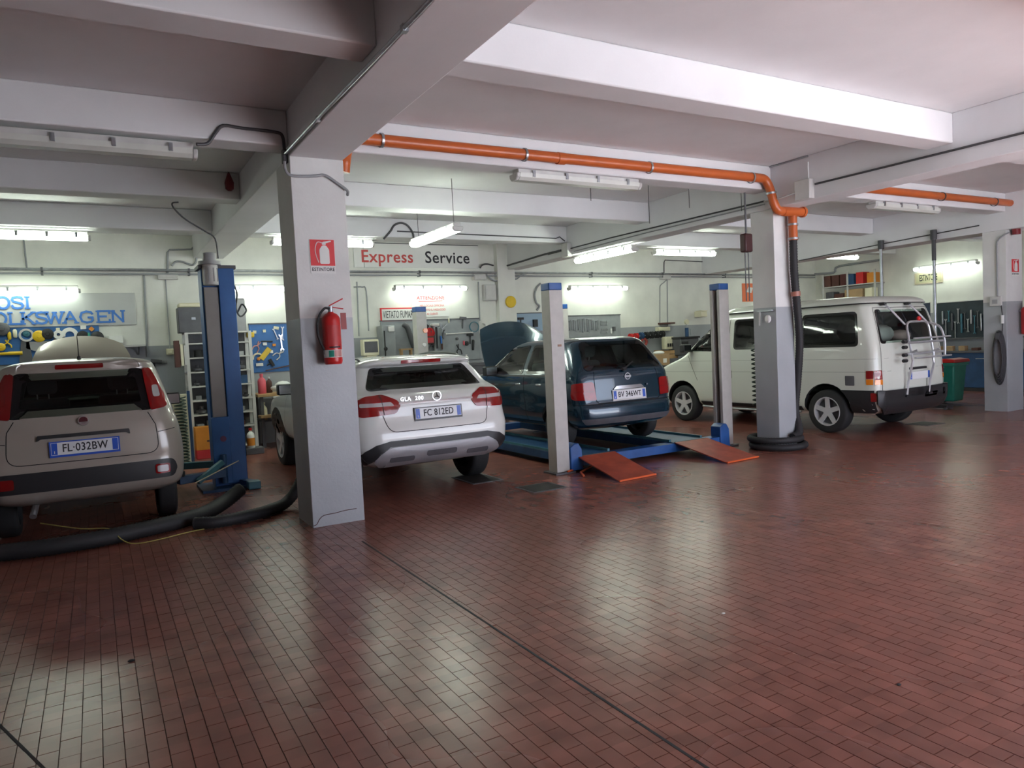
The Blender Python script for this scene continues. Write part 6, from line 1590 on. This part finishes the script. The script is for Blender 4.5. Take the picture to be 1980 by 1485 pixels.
# ================================================================ green bin and low cabinet by the van
def bin_():
    t = thing('wheeled_bin', 'green wheeled bin with red lid beside the bicycle rack', 'bin', (14.22, 7.95, 0))
    v = []
    for z, a, b in ((.06, .17, .20), (.80, .23, .25)):
        v += [(-a, -b, z), (a, -b, z), (a, b, z), (-a, b, z)]
    MB().add(v, [(0, 3, 2, 1), (4, 5, 6, 7), (0, 1, 5, 4), (1, 2, 6, 5), (2, 3, 7, 6), (3, 0, 4, 7)]).build('body', M_GRN, t, bev=.03)
    MB().box(-.25, .25, -.27, .27, .74, .80).build('rim', M_GRN, t, bev=.01)
    MB().prism([(-.29, .80), (.27, .80), (.25, .85), (-.10, .88), (-.27, .86)], 'x', -.26, .26).build('lid', M_RED, t, bev=.012)
    MB().cyl((-.22, .30, .84), (.22, .30, .84), .014, n=8).build('handle', M_GRN, t)
    for x in (-.22, .18): MB().cyl((x, .20, .09), (x + .04, .20, .09), .09, n=18).build('wheel', M_BLACK, t)
bin_()
cb = thing('low_cabinet', 'low white cabinet with dark open front beside the green bin', 'cabinet', (13.62, 8.05, 0))
MB().box(-.32, .28, -.20, .25, .05, .36).build('lower_case', M_LGREY, cb, bev=.01); MB().box(-.32, .28, -.14, .25, .36, .70).build('open_case', M_BROWN, cb, bev=.006); MB().box(-.34, .30, -.21, .27, .70, .73).build('top', M_LGREY, cb, bev=.006); MB().box(-.3, -.25, -.18, -.12, 0, .05).build('foot', M_BLACK, cb); MB().box(.2, .25, -.18, -.12, 0, .05).build('foot', M_BLACK, cb)
bx = thing('tool_tray', 'brown wooden tray with white handle on the low cabinet', 'tray', (13.70, 8.05, .73)); MB().box(-.25, .25, -.15, .15, 0, .13).build('body', M_CARD, bx, bev=.006); MB().tube(catmull([(.10, 0, .13), (.15, 0, .34), (.22, 0, .38), (.26, 0, .13)], 4), .022, 8).build('handle', M_WHITE, bx)
jk = thing('trolley_jack', 'small dark trolley jack on the floor beside the cable column', 'jack', (13.25, 7.55, 0)); MB().box(-.10, .10, -.18, .18, .03, .09).build('frame', M_BLACK, jk, bev=.01); MB().cyl((0, .1, .09), (0, .1, .14), .04, n=12).build('saddle', M_DGREY, jk)
for x in (-.1, .08): MB().cyl((x, -.15, .03), (x + .02, -.15, .03), .03, n=12).build('wheel', M_DGREY, jk)

# ================================================================ extinguishers, signs and things on the columns
def extinguisher(label, x, y, z, r=.080, h=.46, small=False):
    t = thing('fire_extinguisher', label, 'extinguisher', (x, y, z))
    MB().lathe([(r * .88, .0), (r * .97, .015), (r, .03), (r, h * .84), (r * .93, h * .90), (r * .70, h * .955), (r * .35, h * .985), (r * .30, h)], (0, 0, 0), (0, 0, 1), 28).build('cylinder', M_RED, t)
    MB().cyl((0, 0, h), (0, 0, h + .05), .022, n=12).build('valve', M_STEEL, t)
    MB().bar((-.01, 0, h + .055), (.11, -.02, h + .115), .022, .010).build('carry_handle', M_RED, t); MB().bar((-.01, 0, h + .045), (.11, -.02, h + .025), .020, .008).build('squeeze_lever', M_RED, t)
    MB().tube(catmull([(-.015, -.01, h + .03), (-.06, -.03, h + .03), (-.115, -.04, h - .04), (-.135, -.04, h * .66), (-.12, -.03, h * .48), (-.09, -.02, h * .33), (-.075, -.01, h * .27)], 6), .011, 8).build('discharge_hose', M_BLACK, t)
    MB().cyl((-.076, -.01, h * .275), (-.068, -.01, h * .20), .014, n=10).build('nozzle', M_STEEL, t)
    if not small:
        MB().lathe([(r * 1.004, h * .13), (r * 1.004, h * .275)], (0, 0, 0), (0, 0, 1), 28, False).build('white_label_band', M_PAPER, t)
        for k, (a0, a1, z0, z1, m) in enumerate(((-2.3, -1.72, .14, .265, M_GRN), (-1.68, -.7, .14, .265, mat('label_pale_red', (.62, .30, .27), .5)), (-2.2, -.9, .31, .34, M_INK), (-2.3, -.8, .36, .74, mat('label_red', (.48, .04, .04), .5)))):
            v = []; f = []
            for i in range(9):
                a = a0 + (a1 - a0) * i / 8; v += [(math.cos(a) * r * 1.008, math.sin(a) * r * 1.008, h * z0), (math.cos(a) * r * 1.008, math.sin(a) * r * 1.008, h * z1)]
            f = [(2 * i, 2 * i + 2, 2 * i + 3, 2 * i + 1) for i in range(8)]
            MB().add(v, f).build('print', m, t)
    MB().box(-.03, .03, r - .01, r + .03, h * .80, h * .86).build('wall_bracket', M_STEEL, t)
    MB().box(.085, .135, -.012, -.006, h * .66, h * .98).build('inspection_tag', mat('faded_tag', (.30, .05, .045), .5), t)
    return t
extinguisher('red fire extinguisher with black hose on the front of the near column', 1.838, 6.485 - .115, 1.455)
e2 = extinguisher('red fire extinguisher on the column with the coiled cable', 13.80, 6.485 - .115, 1.30, .085, .48, True)
def ext_sign(x0, x1, z0, z1, y, label, word=True):
    s_ = thing('safety_sign', label, 'sign'); h = z1 - z0; w = x1 - x0; xc = (x0 + x1) / 2
    MB().box(x0, x1, y - .004, y, z0, z1).build('red_field', M_SRED, s_, smooth=False)
    MB().box(x0 - .004, x1 + .004, y - .003, y, z0 - h * .30, z1 + .004).build('white_backing', M_PAPER, s_, smooth=False)
    P = rpoly([(xc - w * .12, z0 + h * .07), (xc + w * .28, z0 + h * .07), (xc + w * .28, z0 + h * .62), (xc + w * .16, z0 + h * .78), (xc + w * .0, z0 + h * .78), (xc - w * .12, z0 + h * .62)], w * .06)
    MB().prism(P, 'y', y - .007, y - .004).build('cylinder_mark', M_PAPER, s_)
    MB().prism([(xc + .0, z0 + h * .80), (xc + w * .15, z0 + h * .80), (xc + w * .15, z0 + h * .86), (xc + w * .38, z0 + h * .93), (xc + w * .36, z0 + h * .97), (xc + w * .05, z0 + h * .92), (xc, z0 + h * .88)], 'y', y - .007, y - .004).build('handle_mark', M_PAPER, s_)
    MB().tube(catmull([(xc + w * .02, y - .005, z0 + h * .87), (xc - w * .18, y - .005, z0 + h * .90), (xc - w * .28, y - .005, z0 + h * .70), (xc - w * .28, y - .005, z0 + h * .45), (xc - w * .18, y - .005, z0 + h * .12)], 5), w * .018, 6).build('hose_mark', M_PAPER, s_)
    text_mesh('lettering', 'ESTINTORE', h * .19, M_INK, s_, T(xc, y - .004, z0 - h * .15) @ FACE_Y, .0006, .0004, 1.05, w / (h * 1.08))
    return s_
ext_sign(1.722, 1.940, 2.335, 2.565, 6.483, 'red square extinguisher sign lettered ESTINTORE on the near column')
a, b = atY(1956, 501, 6.48), atY(1969, 526, 6.48); ext_sign(a.x, b.x + .02, b.z, a.z, 6.483, 'small faded red extinguisher sign on the column with the coiled cable')
# cracked plaster foot of the near column
tubeo('plaster_crack', [(1.60, 6.484, .02), (1.63, 6.484, .03), (1.655, 6.484, .07), (1.70, 6.484, .10), (1.80, 6.484, .105), (1.90, 6.484, .115), (2.0, 6.484, .115)], .0035, M_GROUT, 'thin dark crack across the foot of the near column', 'crack', 3, 5)
# coiled cable and switch on the far column side
t = thing('coiled_cable', 'dark coiled electric cable hung on the side of the right column', 'cable', (13.35, 6.60, 1.30))
for k in range(5):
    r_ = .085 + .010 * k; P = [(-.03 + .012 * k, math.sin(a) * r_ * .8, -.38 + math.cos(a) * (.32 + .035 * k)) for a in [2 * PI * i / 24 for i in range(24)]]
    MB().tube(P, .012, 6, True).build('loop', M_DCABLE, t)
MB().box(-.04, .03, -.03, .03, -.06, .04).build('hook', M_DGREY, t)
t = thing('socket_box', 'grey socket box on the side of the right column above the coiled cable', 'box', (13.35, 6.64, 1.86)); MB().box(-.02, .04, -.09, .09, -.06, .10).build('case', M_LGREY, t, bev=.01); MB().box(-.03, -.02, -.04, .04, -.02, .05).build('cover', M_GREY, t)
t = thing('hanging_plug', 'white plug on a dark cable hung from the right column', 'plug', (13.36, 6.54, 1.60)); MB().cyl((0, 0, -.10), (0, 0, .04), .025, n=10).build('plug', M_WHITE, t); MB().tube([(0, 0, .04), (0, .02, .24)], .008, 6).build('lead', M_DCABLE, t); MB().tube([(0, 0, -.1), (.0, .01, -.4)], .008, 6).build('lead', M_DCABLE, t)
# bits hung on the slim column
t = thing('hanging_rag', 'pale rag and pouch hung on the side of the slim column', 'rag', (7.685, 6.64, 1.66)); MB().ball((-.02, -.06, .06), .05, 9, (.5, 1, 1.1)).build('rag', M_WHITE, t, ang=80); MB().box(-.025, .02, -.12, .12, .16, .18).build('rail', M_STEEL, t); MB().tube([(-.01, .08, .17), (-.01, .09, -.02)], .012, 6).build('strap', M_LGREY, t)
# ================================================================ hoses and covers on the floor
def loop(cx, cy, rx, ry, z, a0=0, a1=2 * PI, n=30, dz=0.0): return [(cx + rx * math.cos(a0 + (a1 - a0) * i / n), cy + ry * math.sin(a0 + (a1 - a0) * i / n), z + dz * i / n) for i in range(n + 1)]
hose('coiled_hose', loop(7.84, 6.62, .335, .33, .048, .2, 2 * PI + .1), .046, 'lower turn of black hose lying round the foot of the slim column')
hose('coiled_hose', loop(7.81, 6.64, .33, .31, .138, PI * .5, PI * 2.2, dz=.0), .044, 'upper turn of black hose lying round the foot of the slim column')
hose('exhaust_hose', [(1.84, 7.22, 1.6), (1.86, 7.30, .9), (1.80, 7.55, .35), (1.62, 7.50, .09), (1.37, 7.27, .06), (1.10, 7.14, .06), (.86, 7.10, .06), (.70, 7.18, .06)], .058, 'black exhaust hose curving from behind the near column across the floor', n=14)
hose('exhaust_hose', [(1.22, 7.86, .20), (1.05, 7.74, .12), (.84, 7.52, .08), (.60, 7.33, .075), (.16, 7.14, .075), (-.25, 7.05, .075), (-.70, 7.10, .075), (-1.1, 7.3, .075), (-1.5, 7.6, .075)], .073, 'thick black exhaust hose lying behind the cream car', n=14)
tubeo('thin_cord', [(.80, 7.12, .01), (.62, 7.08, .01), (.40, 6.98, .01), (.20, 6.96, .01), (.10, 7.02, .05), (.02, 7.10, .14), (-.2, 7.25, .15), (-.5, 7.5, .2)], .005, mat('yellow_cord', (.35, .30, .08), .6), 'thin yellowish cord lying over the thick black hose', 'cord', 4, 5)
M_COVER = mat('floor_cover_iron', (.035, .033, .030), .6, .3, var=.3, vscale=20, bump=.4, bscale=50)
for (x0, x1, y0, y1), lab in (((3.86, 4.30, 6.40, 6.80), 'dark iron floor cover in front of the front lift post'), ((3.60, 4.0, 7.28, 7.86), 'dark iron floor cover behind the crossover wheel'), ((10.95, 11.42, 6.42, 6.80), 'dark iron floor cover behind the white van')):
    t = thing('floor_cover', lab, 'floor cover', ((x0 + x1) / 2, (y0 + y1) / 2, 0)); w, h = (x1 - x0) / 2, (y1 - y0) / 2
    MB().box(-w, w, -h, h, -.002, .004).build('frame', M_DGREY, t, bev=.002); MB().box(-w + .03, w - .03, -h + .03, h - .03, .002, .006).build('lid', M_COVER, t, bev=.002)
for px, py, r_, m, lab in ((1399, 1187, .012, M_WHITE, 'tiny white scrap on the open red floor'), (254, 1279, .018, M_BLACK, 'small dark leaf-shaped spot of dirt on the tiles'), (1738, 1325, .012, M_BLACK, 'tiny dark crumb on the open red floor')):
    p = atZ(px, py, 0); o = MB().ball((0, 0, 0), r_, 8, (1, .7, .35)).build('floor_debris', m); o.location = (p.x, p.y, r_ * .3); tag(o, lab, 'debris')
